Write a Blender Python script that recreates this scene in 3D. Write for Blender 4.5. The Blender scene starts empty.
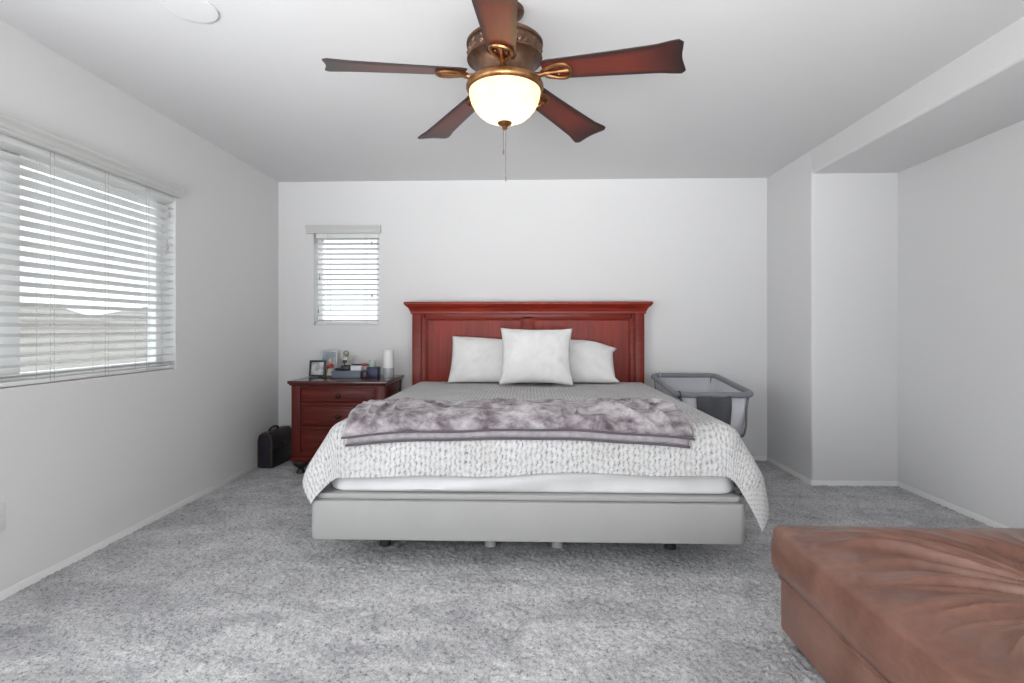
import bpy, bmesh, math, random
import numpy as np
from mathutils import Vector, Matrix, noise

random.seed(7)
np.random.seed(7)
PI = math.pi
sc = bpy.context.scene
col = sc.collection

# ------------------------------------------------------------------ camera
cd = bpy.data.cameras.new('camera')
cam = bpy.data.objects.new('camera', cd)
col.objects.link(cam)
cd.sensor_fit = 'HORIZONTAL'
cd.sensor_width = 36.0
cd.lens = 529.95 / 1024 * 36.0
cd.shift_y = -13.66 / 1024
cd.clip_start = 0.02
cam.location = (0, 0, 1.142)
cam.rotation_euler = (PI / 2, 0, 0.0312)
sc.camera = cam

# ------------------------------------------------------------------ colour management
vs = sc.view_settings
vs.view_transform = 'Standard'
vs.look = 'None'
vs.gamma = 1.0
vs.use_curve_mapping = False
vs.exposure = 0.36

# ------------------------------------------------------------------ world (bright overcast sky)
SKY = 1.6
w = bpy.data.worlds.new('world')
sc.world = w
w.use_nodes = True
bg = w.node_tree.nodes['Background']
bg.inputs['Color'].default_value = (0.93, 0.97, 1.0, 1)
bg.inputs['Strength'].default_value = SKY


def area_light(name, loc, rot, sx, sy, power, color=(1, 1, 1), spread=PI):
    l = bpy.data.lights.new(name, 'AREA')
    l.shape = 'RECTANGLE'
    l.size = sx
    l.size_y = sy
    l.energy = power
    l.color = color
    l.spread = spread
    o = bpy.data.objects.new(name, l)
    o.location = loc
    o.rotation_euler = rot
    col.objects.link(o)
    return o


# fill lamp added high in the unseen opening behind the camera
area_light('rear_fill_high', (-0.1, -1.93, 2.1), (PI / 2 - 0.3, 0, 0), 3.1, 0.4, 8, (0.98, 0.99, 1.0))
# low unseen fill lamps added there, aimed up to brighten the ceiling
area_light('rear_fill_ceiling', (-0.1, -1.93, 0.75), (PI / 2 + 0.74, 0, 0), 3.1, 1.0, 25, (0.98, 0.99, 1.0), math.radians(90))
area_light('rear_fill_far', (-0.1, -1.93, 0.75), (PI / 2 + 0.48, 0, 0), 3.1, 1.0, 28, (0.98, 0.99, 1.0), math.radians(60))
area_light('left_fill', (-2.385, 0.15, 1.32), (0, -PI / 2 - 0.15, 0), 1.45, 2.0, 54, (0.98, 0.99, 1.0))  # unseen fill lamp added at a made-up window in the left wall
# unseen fill lamp added in a made-up doorway to brighten the left wall
area_light('right_fill', (2.10, -0.75, 1.20), (0, PI / 2, math.radians(-28)), 1.8, 0.9, 26, (1.0, 0.985, 0.96))
# fill lamp added low outside the left window, slanting up between the slats
area_light('low_fill_left', (-4.5, 2.4, 0.15), (0, -2.05, 0), 1.2, 4.0, 25, (0.97, 0.985, 1.0))
# fill lamps added out of view above the two blinded windows
area_light('high_fill_left', (-3.55, 2.4, 3.4), (0, -0.58, 0), 1.3, 2.6, 30, (0.97, 0.985, 1.0))
area_light('high_fill_back', (-1.6, 6.0, 3.4), (-0.60, 0, 0), 1.2, 1.0, 50, (0.97, 0.985, 1.0))

# ------------------------------------------------------------------ room dimensions
XL, XR, XN = -2.225, 2.063, 2.6745
YB, YF = 4.65, -1.75
YN0, YN = 0.25, 3.927
H, ZS = 2.44, 2.2655
TH = 0.15


# ------------------------------------------------------------------ node helpers
def new_mat(name):
    m = bpy.data.materials.new(name)
    m.use_nodes = True
    nt = m.node_tree
    b = nt.nodes['Principled BSDF']
    return m, nt, b


def simple(name, rgb, rough=0.5, metal=0.0, spec=0.5, emit=None, es=0):
    m, nt, b = new_mat(name)
    b.inputs['Base Color'].default_value = (*rgb, 1)
    b.inputs['Roughness'].default_value = rough
    b.inputs['Metallic'].default_value = metal
    b.inputs['Specular IOR Level'].default_value = spec
    if emit:
        b.inputs['Emission Color'].default_value = (*emit, 1)
        b.inputs['Emission Strength'].default_value = es
    return m


def coords(nt, kind='Object', scale=(1, 1, 1)):
    tc = nt.nodes.new('ShaderNodeTexCoord')
    mp = nt.nodes.new('ShaderNodeMapping')
    mp.inputs['Scale'].default_value = scale
    nt.links.new(tc.outputs[kind], mp.inputs['Vector'])
    return mp.outputs['Vector']


def tex_noise(nt, vec, scale, detail=3, rough=0.5, dist=0.0):
    n = nt.nodes.new('ShaderNodeTexNoise')
    n.inputs['Scale'].default_value = scale
    n.inputs['Detail'].default_value = detail
    n.inputs['Roughness'].default_value = rough
    n.inputs['Distortion'].default_value = dist
    nt.links.new(vec, n.inputs['Vector'])
    return n.outputs['Fac']


def ramp(nt, fac, stops):
    r = nt.nodes.new('ShaderNodeValToRGB')
    els = r.color_ramp.elements
    while len(els) < len(stops):
        els.new(0.5)
    for e, (p, c) in zip(els, stops):
        e.position = p
        e.color = (*c, 1)
    nt.links.new(fac, r.inputs['Fac'])
    return r.outputs['Color']


def mix(nt, fac, a, b, mode='MIX'):
    n = nt.nodes.new('ShaderNodeMix')
    n.data_type = 'RGBA'
    n.blend_type = mode
    for sock, v in ((n.inputs[0], fac), (n.inputs[6], a), (n.inputs[7], b)):
        if hasattr(v, 'links') or hasattr(v, 'is_linked'):
            nt.links.new(v, sock)
        elif isinstance(v, (int, float)):
            sock.default_value = v
        else:
            sock.default_value = (*v, 1)
    return n.outputs[2]


def bump(nt, b, height, strength=0.3, distance=0.01):
    n = nt.nodes.new('ShaderNodeBump')
    n.inputs['Strength'].default_value = strength
    n.inputs['Distance'].default_value = distance
    nt.links.new(height, n.inputs['Height'])
    nt.links.new(n.outputs['Normal'], b.inputs['Normal'])


# ------------------------------------------------------------------ materials
def wall_paint(name, rgb):
    m, nt, b = new_mat(name)
    v = coords(nt)
    b.inputs['Base Color'].default_value = (*rgb, 1)
    b.inputs['Roughness'].default_value = 0.6
    b.inputs['Specular IOR Level'].default_value = 0.25
    bump(nt, b, tex_noise(nt, v, 90, 3), 0.06, 0.004)
    return m


M_WALL = wall_paint('wall_paint', (0.70, 0.70, 0.702))
M_CEIL = wall_paint('ceiling_paint', (0.70, 0.70, 0.703))
M_TRIM = simple('trim_white', (0.84, 0.84, 0.83), 0.4)
M_VINYL = simple('vinyl_white', (0.92, 0.92, 0.92), 0.35)
M_SLAT = simple('slat_white', (0.76, 0.76, 0.755), 0.35)
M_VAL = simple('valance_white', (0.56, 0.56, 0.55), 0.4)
M_CORD = simple('blind_cord', (0.42, 0.41, 0.40), 0.8)
M_TASSEL = simple('blind_toggle', (0.38, 0.38, 0.38), 0.5)


def m_glass():
    m = bpy.data.materials.new('window_glass')
    m.use_nodes = True
    nt = m.node_tree
    nt.nodes.clear()
    out = nt.nodes.new('ShaderNodeOutputMaterial')
    tr = nt.nodes.new('ShaderNodeBsdfTransparent')
    gl = nt.nodes.new('ShaderNodeBsdfGlossy')
    gl.inputs['Roughness'].default_value = 0.02
    mx = nt.nodes.new('ShaderNodeMixShader')
    mx.inputs[0].default_value = 0.05
    tr.inputs['Color'].default_value = (0.93, 0.95, 0.95, 1)
    nt.links.new(tr.outputs[0], mx.inputs[1])
    nt.links.new(gl.outputs[0], mx.inputs[2])
    nt.links.new(mx.outputs[0], out.inputs[0])
    return m


M_GLASS = m_glass()


def m_carpet():
    m, nt, b = new_mat('carpet_grey')
    v = coords(nt)
    fine = tex_noise(nt, v, 120, 4, 0.8)
    speck = tex_noise(nt, v, 62, 3, 0.7)
    c1 = ramp(nt, fine, [(0.30, (0.185, 0.185, 0.193)), (0.46, (0.50, 0.50, 0.509)), (0.68, (0.675, 0.675, 0.684))])
    c1 = mix(nt, 1.0, c1, ramp(nt, speck, [(0.34, (0.50, 0.50, 0.51)), (0.46, (1, 1, 1)), (0.62, (1.0, 1.0, 1.0)), (0.70, (1.12, 1.12, 1.12))]), 'MULTIPLY')
    mid = tex_noise(nt, v, 9, 4, 0.6, 0.6)
    big = tex_noise(nt, coords(nt, 'Object', (0.8, 1.6, 1)), 2.6, 3, 0.6, 0.9)
    f2 = ramp(nt, mid, [(0.36, (0.86, 0.86, 0.865)), (0.60, (1.06, 1.06, 1.06))])
    f3 = ramp(nt, big, [(0.36, (0.80, 0.80, 0.81)), (0.58, (1.06, 1.06, 1.055))])
    c = mix(nt, 1.0, mix(nt, 1.0, c1, f2, 'MULTIPLY'), f3, 'MULTIPLY')
    nt.links.new(c, b.inputs['Base Color'])
    b.inputs['Roughness'].default_value = 1.0
    b.inputs['Specular IOR Level'].default_value = 0.0
    b.inputs['Sheen Weight'].default_value = 0.12
    bump(nt, b, tex_noise(nt, v, 150, 3, 0.75), 0.7, 0.012)
    return m


M_CARPET = m_carpet()


def m_wood(name, dark, mid_, light, grain=(1.2, 30, 30), rough=0.42, coat=0.08, coat_rough=0.2):
    m, nt, b = new_mat(name)
    v = coords(nt, 'Object', grain)
    n1 = tex_noise(nt, v, 2.2, 6, 0.65, 0.6)
    c = ramp(nt, n1, [(0.3, dark), (0.52, mid_), (0.75, light)])
    n2 = tex_noise(nt, coords(nt, 'Object', (1, 1, 1)), 3.0, 2)
    f = ramp(nt, n2, [(0.3, (0.82, 0.80, 0.80)), (0.7, (1.1, 1.08, 1.08))])
    nt.links.new(mix(nt, 1.0, c, f, 'MULTIPLY'), b.inputs['Base Color'])
    b.inputs['Roughness'].default_value = rough
    b.inputs['Coat Weight'].default_value = coat
    b.inputs['Specular IOR Level'].default_value = 0.22
    b.inputs['Coat Roughness'].default_value = coat_rough
    return m


CH = ((0.165, 0.014, 0.007), (0.255, 0.024, 0.012), (0.33, 0.040, 0.020))
M_CHERRY_H = m_wood('cherry_wood_horizontal', *CH, grain=(1.2, 26, 26), rough=0.36, coat=0.12)
M_CHERRY_V = m_wood('cherry_wood_vertical', *CH, grain=(26, 26, 1.2), rough=0.40, coat=0.06)
CD = tuple(tuple(c * 0.80 for c in k) for k in CH)
M_CHERRY_D = m_wood('cherry_wood_dark', *CD, grain=(1.2, 26, 26), rough=0.36, coat=0.12)
NS = ((0.058, 0.008, 0.006), (0.110, 0.014, 0.009), (0.165, 0.026, 0.015))
M_NS_H = m_wood('nightstand_cherry_horizontal', *NS, grain=(1.2, 26, 26))
M_NS_V = m_wood('nightstand_cherry_vertical', *NS, grain=(26, 26, 1.2))
M_NS_TOP = m_wood('nightstand_cherry_top', (0.05, 0.012, 0.012), (0.075, 0.018, 0.018), (0.10, 0.026, 0.025), grain=(1.2, 26, 26), rough=0.22, coat=0.6)
M_KNOB = simple('knob_dark_pewter', (0.055, 0.045, 0.04), 0.35, 0.8)
M_FOOT = simple('bun_foot_black', (0.02, 0.016, 0.015), 0.3)


def m_fabric(name, rgb, scale=500, strength=0.25, rough=0.95, sheen=0.1, var=0.06, vscale=6):
    m, nt, b = new_mat(name)
    v = coords(nt)
    n = tex_noise(nt, v, vscale, 3)
    lo = tuple(max(0, c * (1 - var)) for c in rgb)
    hi = tuple(c * (1 + var) for c in rgb)
    nt.links.new(ramp(nt, n, [(0.3, lo), (0.7, hi)]), b.inputs['Base Color'])
    b.inputs['Roughness'].default_value = rough
    b.inputs['Specular IOR Level'].default_value = 0.15
    b.inputs['Sheen Weight'].default_value = sheen
    bump(nt, b, tex_noise(nt, v, scale, 2), strength, 0.002)
    return m


M_SHEET = m_fabric('white_sheet', (0.62, 0.62, 0.63), 700, 0.1)
M_PILLOW = m_fabric('pillow_white', (0.78, 0.775, 0.77), 700, 0.12)
M_BASE = m_fabric('bed_base_grey', (0.345, 0.344, 0.341), 600, 0.06, 0.6, 0.0, 0.02)
M_LEG = simple('bed_leg_black', (0.03, 0.03, 0.03), 0.4)
M_LEGP = simple('bed_leg_pale', (0.42, 0.44, 0.42), 0.5)


def m_quilt():
    m, nt, b = new_mat('quilt_grey_white')
    at = nt.nodes.new('ShaderNodeAttribute')
    at.attribute_name = 'puff'
    v = coords(nt)
    n = tex_noise(nt, v, 5, 3)
    c = ramp(nt, at.outputs['Fac'], [(0.0, (0.10, 0.10, 0.11)), (0.38, (0.30, 0.30, 0.306)), (0.70, (0.47, 0.469, 0.469)), (1.0, (0.62, 0.619, 0.618))])
    f = ramp(nt, n, [(0.3, (0.93, 0.925, 0.92)), (0.7, (1.04, 1.04, 1.05))])
    nt.links.new(mix(nt, 1.0, c, f, 'MULTIPLY'), b.inputs['Base Color'])
    b.inputs['Roughness'].default_value = 0.95
    b.inputs['Specular IOR Level'].default_value = 0.1
    bump(nt, b, tex_noise(nt, v, 450, 2), 0.2, 0.002)
    return m


M_QUILT = m_quilt()


def m_throw():
    m, nt, b = new_mat('plush_mauve_grey')
    v = coords(nt)
    n = tex_noise(nt, coords(nt, 'Object', (0.8, 1.3, 1)), 11, 6, 0.66, 0.25)
    c = ramp(nt, n, [(0.34, (0.085, 0.068, 0.078)), (0.44, (0.19, 0.165, 0.182)), (0.53, (0.32, 0.295, 0.31)), (0.66, (0.47, 0.445, 0.455))])
    nt.links.new(c, b.inputs['Base Color'])
    b.inputs['Roughness'].default_value = 0.9
    b.inputs['Sheen Weight'].default_value = 0.35
    b.inputs['Sheen Roughness'].default_value = 0.4
    b.inputs['Specular IOR Level'].default_value = 0.1
    bump(nt, b, tex_noise(nt, v, 260, 2), 0.35, 0.004)
    return m


M_THROW = m_throw()
M_THROW_U = m_fabric('plush_underside_grey', (0.31, 0.285, 0.305), 300, 0.4, 0.95, 0.3, 0.15, 40)
M_THROW_B = m_fabric('plush_binding_dark', (0.10, 0.085, 0.10), 300, 0.3, 0.95, 0.3)


def m_leather(name, dark, mid_, light, rough=0.37, bs=0.10):
    m, nt, b = new_mat(name)
    v = coords(nt)
    n1 = tex_noise(nt, v, 4.5, 4, 0.6, 0.4)
    n2 = tex_noise(nt, coords(nt, 'Object', (1, 1, 3)), 28, 4, 0.6, 0.3)
    c = ramp(nt, n1, [(0.3, dark), (0.52, mid_), (0.74, light)])
    f = ramp(nt, n2, [(0.3, (0.86, 0.84, 0.83)), (0.72, (1.12, 1.10, 1.09))])
    nt.links.new(mix(nt, 1.0, c, f, 'MULTIPLY'), b.inputs['Base Color'])
    b.inputs['Roughness'].default_value = rough
    b.inputs['Specular IOR Level'].default_value = 0.55
    b.inputs['Coat Weight'].default_value = 0.28 if rough < 0.4 else 0.0
    b.inputs['Coat Roughness'].default_value = 0.28
    vo = nt.nodes.new('ShaderNodeTexVoronoi')
    vo.inputs['Scale'].default_value = 260
    nt.links.new(v, vo.inputs['Vector'])
    bump(nt, b, vo.outputs['Distance'], bs, 0.002)
    return m


M_LEATHER = m_leather('brown_leather', (0.120, 0.050, 0.032), (0.185, 0.084, 0.057), (0.255, 0.128, 0.092))
M_SEAM = simple('leather_seam', (0.19, 0.085, 0.06), 0.5)
M_BAG = m_leather('black_leather', (0.008, 0.007, 0.009), (0.013, 0.011, 0.014), (0.022, 0.016, 0.019), 0.45)
M_BAG_FLAP = m_leather('maroon_black_leather', (0.018, 0.011, 0.014), (0.030, 0.018, 0.021), (0.050, 0.029, 0.031), 0.42)
M_BAG_TRIM = m_leather('brown_black_trim', (0.028, 0.016, 0.015), (0.045, 0.027, 0.024), (0.07, 0.042, 0.038), 0.42)


def m_bronze(name, a, b_, rough=0.35, metal=0.85):
    m, nt, b = new_mat(name)
    n = tex_noise(nt, coords(nt), 25, 4, 0.6)
    nt.links.new(ramp(nt, n, [(0.3, a), (0.7, b_)]), b.inputs['Base Color'])
    b.inputs['Roughness'].default_value = rough
    b.inputs['Metallic'].default_value = metal
    return m


M_BRONZE = m_bronze('antique_bronze', (0.16, 0.075, 0.030), (0.34, 0.17, 0.072))
M_BRONZE_D = m_bronze('dark_bronze', (0.075, 0.040, 0.026), (0.16, 0.088, 0.055), 0.45, 0.7)
M_CHAIN = simple('chain_brass', (0.22, 0.19, 0.16), 0.45, 0.6)


def m_blade():
    m, nt, b = new_mat('fan_blade_cherry')
    uv = nt.nodes.new('ShaderNodeTexCoord')
    sep = nt.nodes.new('ShaderNodeSeparateXYZ')
    nt.links.new(uv.outputs['UV'], sep.inputs[0])
    v = coords(nt, 'UV', (1.5, 22, 1))
    n = tex_noise(nt, v, 2.5, 5, 0.6, 0.4)
    red = ramp(nt, n, [(0.3, (0.075, 0.011, 0.007)), (0.55, (0.14, 0.022, 0.012)), (0.75, (0.20, 0.036, 0.020))])

    def mth(op, a, bb=None):
        k = nt.nodes.new('ShaderNodeMath')
        k.operation = op
        for i, q in enumerate((a, bb)):
            if q is None:
                continue
            if isinstance(q, (int, float)):
                k.inputs[i].default_value = q
            else:
                nt.links.new(q, k.inputs[i])
        return k.outputs[0]
    e = mth('ABSOLUTE', mth('MULTIPLY', mth('SUBTRACT', sep.outputs[1], 0.5), 2.0))
    tip = mth('MAXIMUM', e, mth('SUBTRACT', mth('MULTIPLY', sep.outputs[0], 1.25), 0.27))
    mask = ramp(nt, tip, [(0.55, (0, 0, 0)), (0.95, (1, 1, 1))])
    nt.links.new(mix(nt, mask, red, (0.022, 0.009, 0.008)), b.inputs['Base Color'])
    b.inputs['Roughness'].default_value = 0.42
    b.inputs['Coat Weight'].default_value = 0.6
    b.inputs['Coat Roughness'].default_value = 0.42
    b.inputs['Specular IOR Level'].default_value = 0.3
    return m


M_BLADE = m_blade()


def m_bowl():
    m = bpy.data.materials.new('alabaster_glass')
    m.use_nodes = True
    nt = m.node_tree
    nt.nodes.clear()
    out = nt.nodes.new('ShaderNodeOutputMaterial')
    v = coords(nt)
    n = tex_noise(nt, v, 16, 4, 0.6, 0.8)
    c = ramp(nt, n, [(0.3, (0.86, 0.70, 0.47)), (0.7, (0.92, 0.80, 0.60))])
    tr = nt.nodes.new('ShaderNodeBsdfTranslucent')
    nt.links.new(c, tr.inputs['Color'])
    df = nt.nodes.new('ShaderNodeBsdfPrincipled')
    df.inputs['Roughness'].default_value = 0.25
    nt.links.new(c, df.inputs['Base Color'])
    mx = nt.nodes.new('ShaderNodeMixShader')
    mx.inputs[0].default_value = 0.25
    nt.links.new(tr.outputs[0], mx.inputs[1])
    nt.links.new(df.outputs[0], mx.inputs[2])
    em = nt.nodes.new('ShaderNodeEmission')
    em.inputs['Color'].default_value = (1.0, 0.80, 0.50, 1)
    em.inputs['Strength'].default_value = 0.22
    ad = nt.nodes.new('ShaderNodeAddShader')
    nt.links.new(mx.outputs[0], ad.inputs[0])
    nt.links.new(em.outputs[0], ad.inputs[1])
    nt.links.new(ad.outputs[0], out.inputs[0])
    return m


M_BOWL = m_bowl()
M_CRIB = m_fabric('bassinet_slate_fabric', (0.205, 0.215, 0.24), 500, 0.3, 0.9, 0.2)
M_CRIB_D = m_fabric('bassinet_dark_panel', (0.085, 0.087, 0.095), 500, 0.3, 0.9, 0.1)
M_CRIB_T = simple('bassinet_tube_grey', (0.15, 0.155, 0.17), 0.4, 0.3)
M_CRIB_M = m_fabric('bassinet_mattress', (0.62, 0.62, 0.66), 500, 0.1)
M_BLACK = simple('black_plastic', (0.012, 0.012, 0.013), 0.35)
M_STRAP = simple('strap_pale_grey', (0.45, 0.45, 0.47), 0.6)


def m_mesh_fabric():
    m = bpy.data.materials.new('bassinet_white_mesh')
    m.use_nodes = True
    nt = m.node_tree
    b = nt.nodes['Principled BSDF']
    b.inputs['Base Color'].default_value = (0.72, 0.72, 0.77, 1)
    b.inputs['Roughness'].default_value = 0.9
    b.inputs['Alpha'].default_value = 0.62
    return m


M_MESH = m_mesh_fabric()


# ------------------------------------------------------------------ mesh helpers
def world_loc(o):
    p = Vector((0, 0, 0))
    while o:
        p += o.location
        o = o.parent
    return p


def tag(o, label=None, cat=None, group=None, kind=None):
    if label:
        o['label'] = label
    if cat:
        o['category'] = cat
    if group:
        o['group'] = group
    if kind:
        o['kind'] = kind
    return o


def thing(name, label, cat, loc, group=None):
    o = bpy.data.objects.new(name, None)
    o.empty_display_size = 0.1
    o.location = loc
    col.objects.link(o)
    return tag(o, label, cat, group)


def finish(name, me, mat, parent=None, smooth=40, loc=None):
    o = bpy.data.objects.new(name, me)
    col.objects.link(o)
    for m in (mat if isinstance(mat, (list, tuple)) else [mat]):
        me.materials.append(m)
    if parent is not None:
        o.parent = parent
        me.transform(Matrix.Translation(-world_loc(parent)))
    elif loc is not None:
        me.transform(Matrix.Translation(-Vector(loc)))
        o.location = loc
    if smooth:
        me.polygons.foreach_set('use_smooth', [True] * len(me.polygons))
        if smooth < 180:
            me.set_sharp_from_angle(angle=math.radians(smooth))
    me.update()
    return o


def obj(name, bm, mat, parent=None, smooth=40, loc=None, label=None):
    bmesh.ops.recalc_face_normals(bm, faces=bm.faces)
    me = bpy.data.meshes.new(name)
    bm.to_mesh(me)
    bm.free()
    o = finish(name, me, mat, parent, smooth, loc)
    if label:
        o['label'] = label
    return o


def struct(name, bm, mat, smooth=40):
    o = obj(name, bm, mat, None, smooth)
    o['kind'] = 'structure'
    return o


def add_box(bm, x0, x1, y0, y1, z0, z1, bevel=0.0, seg=2, rot=None, about=None):
    vs_ = [bm.verts.new(p) for p in ((x0, y0, z0), (x1, y0, z0), (x1, y1, z0), (x0, y1, z0),
                                     (x0, y0, z1), (x1, y0, z1), (x1, y1, z1), (x0, y1, z1))]
    fs = [bm.faces.new([vs_[i] for i in q]) for q in ((0, 3, 2, 1), (4, 5, 6, 7), (0, 1, 5, 4), (1, 2, 6, 5), (2, 3, 7, 6), (3, 0, 4, 7))]
    out = list(vs_)
    if bevel > 0:
        es = list({e for f in fs for e in f.edges})
        r = bmesh.ops.bevel(bm, geom=es, offset=bevel, segments=seg, profile=0.5, affect='EDGES')
        out = list({v for v in r['verts']} | {v for v in vs_ if v.is_valid})
        allv = set()
        for f in r['faces']:
            allv.update(f.verts)
        stack = list(allv)
        seen = set(stack)
        while stack:
            v = stack.pop()
            for e in v.link_edges:
                o = e.other_vert(v)
                if o not in seen:
                    seen.add(o)
                    stack.append(o)
        out = list(seen)
    if rot is not None:
        c = Vector(about if about is not None else ((x0 + x1) / 2, (y0 + y1) / 2, (z0 + z1) / 2))
        bmesh.ops.rotate(bm, verts=out, cent=c, matrix=rot)
    return out


def box(*a, **k):
    bm = bmesh.new()
    add_box(bm, *a, **k)
    return bm


def add_lathe(bm, prof, cx, cy, n=48, disp=None):
    rings = []
    for r, z in prof:
        if r < 1e-5:
            rings.append([bm.verts.new((cx, cy, z))])
        else:
            ring = []
            for i in range(n):
                a = 2 * PI * i / n
                rr = r + (disp(a, z) if disp else 0)
                ring.append(bm.verts.new((cx + rr * math.cos(a), cy + rr * math.sin(a), z)))
            rings.append(ring)
    for A, B in zip(rings[:-1], rings[1:]):
        for i in range(n):
            j = (i + 1) % n
            if len(A) == 1 and len(B) == 1:
                continue
            if len(A) == 1:
                bm.faces.new((A[0], B[j], B[i]))
            elif len(B) == 1:
                bm.faces.new((A[i], A[j], B[0]))
            else:
                bm.faces.new((A[i], A[j], B[j], B[i]))
    return rings


def lathe(prof, cx, cy, n=48, disp=None):
    bm = bmesh.new()
    add_lathe(bm, prof, cx, cy, n, disp)
    return bm


def add_tube(bm, pts, r, n=8, closed=False, flat=1.0):
    pts = [Vector(p) for p in pts]
    N = len(pts)
    rings = []
    up = None
    for i, p in enumerate(pts):
        if closed:
            t = (pts[(i + 1) % N] - pts[i - 1]).normalized()
        else:
            t = (pts[min(i + 1, N - 1)] - pts[max(i - 1, 0)]).normalized()
        if up is None:
            up = Vector((0, 0, 1)) if abs(t.z) < 0.9 else Vector((1, 0, 0))
        s_ = t.cross(up)
        if s_.length < 1e-4:
            s_ = t.orthogonal()
        s_.normalize()
        u = s_.cross(t).normalized()
        up = u
        rr = r[i] if isinstance(r, (list, tuple)) else r
        rings.append([bm.verts.new(p + s_ * (rr * math.cos(2 * PI * k / n)) + u * (rr * flat * math.sin(2 * PI * k / n))) for k in range(n)])
    M = N if closed else N - 1
    for i in range(M):
        A, B = rings[i], rings[(i + 1) % N]
        for k in range(n):
            l = (k + 1) % n
            bm.faces.new((A[k], A[l], B[l], B[k]))
    if not closed:
        bm.faces.new(list(reversed(rings[0])))
        bm.faces.new(rings[-1])


def tube(*a, **k):
    bm = bmesh.new()
    add_tube(bm, *a, **k)
    return bm


def add_prism(bm, poly, axis, a0, a1):
    """extrude a 2D polygon along an axis: axis 'x' poly=(y,z); 'y' poly=(x,z); 'z' poly=(x,y)"""
    def P(p, a):
        return {'x': (a, p[0], p[1]), 'y': (p[0], a, p[1]), 'z': (p[0], p[1], a)}[axis]
    A = [bm.verts.new(P(p, a0)) for p in poly]
    B = [bm.verts.new(P(p, a1)) for p in poly]
    n = len(poly)
    bm.faces.new(A)
    bm.faces.new(list(reversed(B)))
    for i in range(n):
        j = (i + 1) % n
        bm.faces.new((A[i], B[i], B[j], A[j]))


def prism(poly, axis, a0, a1):
    bm = bmesh.new()
    add_prism(bm, poly, axis, a0, a1)
    return bm


def add_ball(bm, c, rx, ry=None, rz=None, seg=16, rings=10):
    ry = ry or rx
    rz = rz or rx
    r = bmesh.ops.create_uvsphere(bm, u_segments=seg, v_segments=rings, radius=1)
    for v in r['verts']:
        v.co = Vector((c[0] + v.co.x * rx, c[1] + v.co.y * ry, c[2] + v.co.z * rz))
    return r['verts']


def rounded_rect(x0, x1, y0, y1, r, n=8):
    pts = []
    for cx, cy, a in ((x1 - r, y1 - r, 0), (x0 + r, y1 - r, PI / 2), (x0 + r, y0 + r, PI), (x1 - r, y0 + r, 3 * PI / 2)):
        for i in range(n + 1):
            t = a + PI / 2 * i / n
            pts.append((cx + r * math.cos(t), cy + r * math.sin(t)))
    return pts


def rim_box(bm, x0, x1, y0, y1, z0, z1, r, ez=0.006, n=6):
    """box with plan corners rounded by r and softened top and bottom edges"""
    prof = [(ez, z0), (0.3 * ez, z0 + 0.3 * ez), (0, z0 + ez), (0, z1 - ez), (0.3 * ez, z1 - 0.3 * ez), (ez, z1)]
    rings = []
    for ins, z in prof:
        rings.append([bm.verts.new((p[0], p[1], z)) for p in rounded_rect(x0 + ins, x1 - ins, y0 + ins, y1 - ins, max(r - ins, 0.002), n)])
    N = len(rings[0])
    for A, B in zip(rings[:-1], rings[1:]):
        for i in range(N):
            j = (i + 1) % N
            bm.faces.new((A[i], A[j], B[j], B[i]))
    bm.faces.new(list(reversed(rings[0])))
    bm.faces.new(rings[-1])


def grid_mesh(name, V, nx, ny):
    """V: (nx*ny,3) array, index i*ny+j"""
    me = bpy.data.meshes.new(name)
    i, j = np.meshgrid(np.arange(nx - 1), np.arange(ny - 1), indexing='ij')
    a = (i * ny + j).ravel()
    F = np.stack([a, a + ny, a + ny + 1, a + 1], 1)
    me.vertices.add(len(V))
    me.vertices.foreach_set('co', np.asarray(V, dtype=np.float32).ravel())
    me.loops.add(F.size)
    me.loops.foreach_set('vertex_index', F.ravel().astype(np.int32))
    me.polygons.add(len(F))
    me.polygons.foreach_set('loop_start', np.arange(0, F.size, 4, dtype=np.int32))
    me.polygons.foreach_set('loop_total', np.full(len(F), 4, dtype=np.int32))
    me.update(calc_edges=True)
    me.validate()
    return me


def nz(x, y, z=0.0):
    return noise.noise(Vector((x, y, z)))


# ================================================================== THE ROOM
# floor: carpet with a finely uneven pile
ys = np.concatenate([np.linspace(YF, 1.5, 12)[:-1], np.arange(1.5, YB + 0.1, 0.0065)])
xs = np.arange(XL - 0.1, XN + 0.1, 0.0065)
Xg, Yg = np.meshgrid(xs, ys, indexing='ij')
tuft = np.random.rand(Xg.shape[0] // 2 + 2, Xg.shape[1] // 2 + 2)
tuft = np.repeat(np.repeat(tuft, 2, 0), 2, 1)
tuft = 0.25 * (tuft[:-1, :-1] + tuft[1:, :-1] + tuft[:-1, 1:] + tuft[1:, 1:])[:Xg.shape[0], :Xg.shape[1]]
Zg = -0.011 + 0.008 * tuft + np.random.rand(*Xg.shape) * 0.004
fl = finish('floor', grid_mesh('floor', np.stack([Xg.ravel(), Yg.ravel(), Zg.ravel()], 1), len(xs), len(ys)), M_CARPET, None, 180)
fl['kind'] = 'structure'

struct('ceiling', box(XL - TH, XN + TH, YF - TH, YB + TH, H, H + 0.15), M_CEIL)

# back wall with the small window opening
W2 = (-1.908, -1.322, 1.166, 1.99)
bm = bmesh.new()
add_box(bm, XL - TH, W2[0], YB, YB + TH, -0.05, H)
add_box(bm, W2[1], XN + TH, YB, YB + TH, -0.05, H)
add_box(bm, W2[0], W2[1], YB, YB + TH, -0.05, W2[2])
add_box(bm, W2[0], W2[1], YB, YB + TH, W2[3], H)
struct('wall_back', bm, M_WALL)

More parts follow.
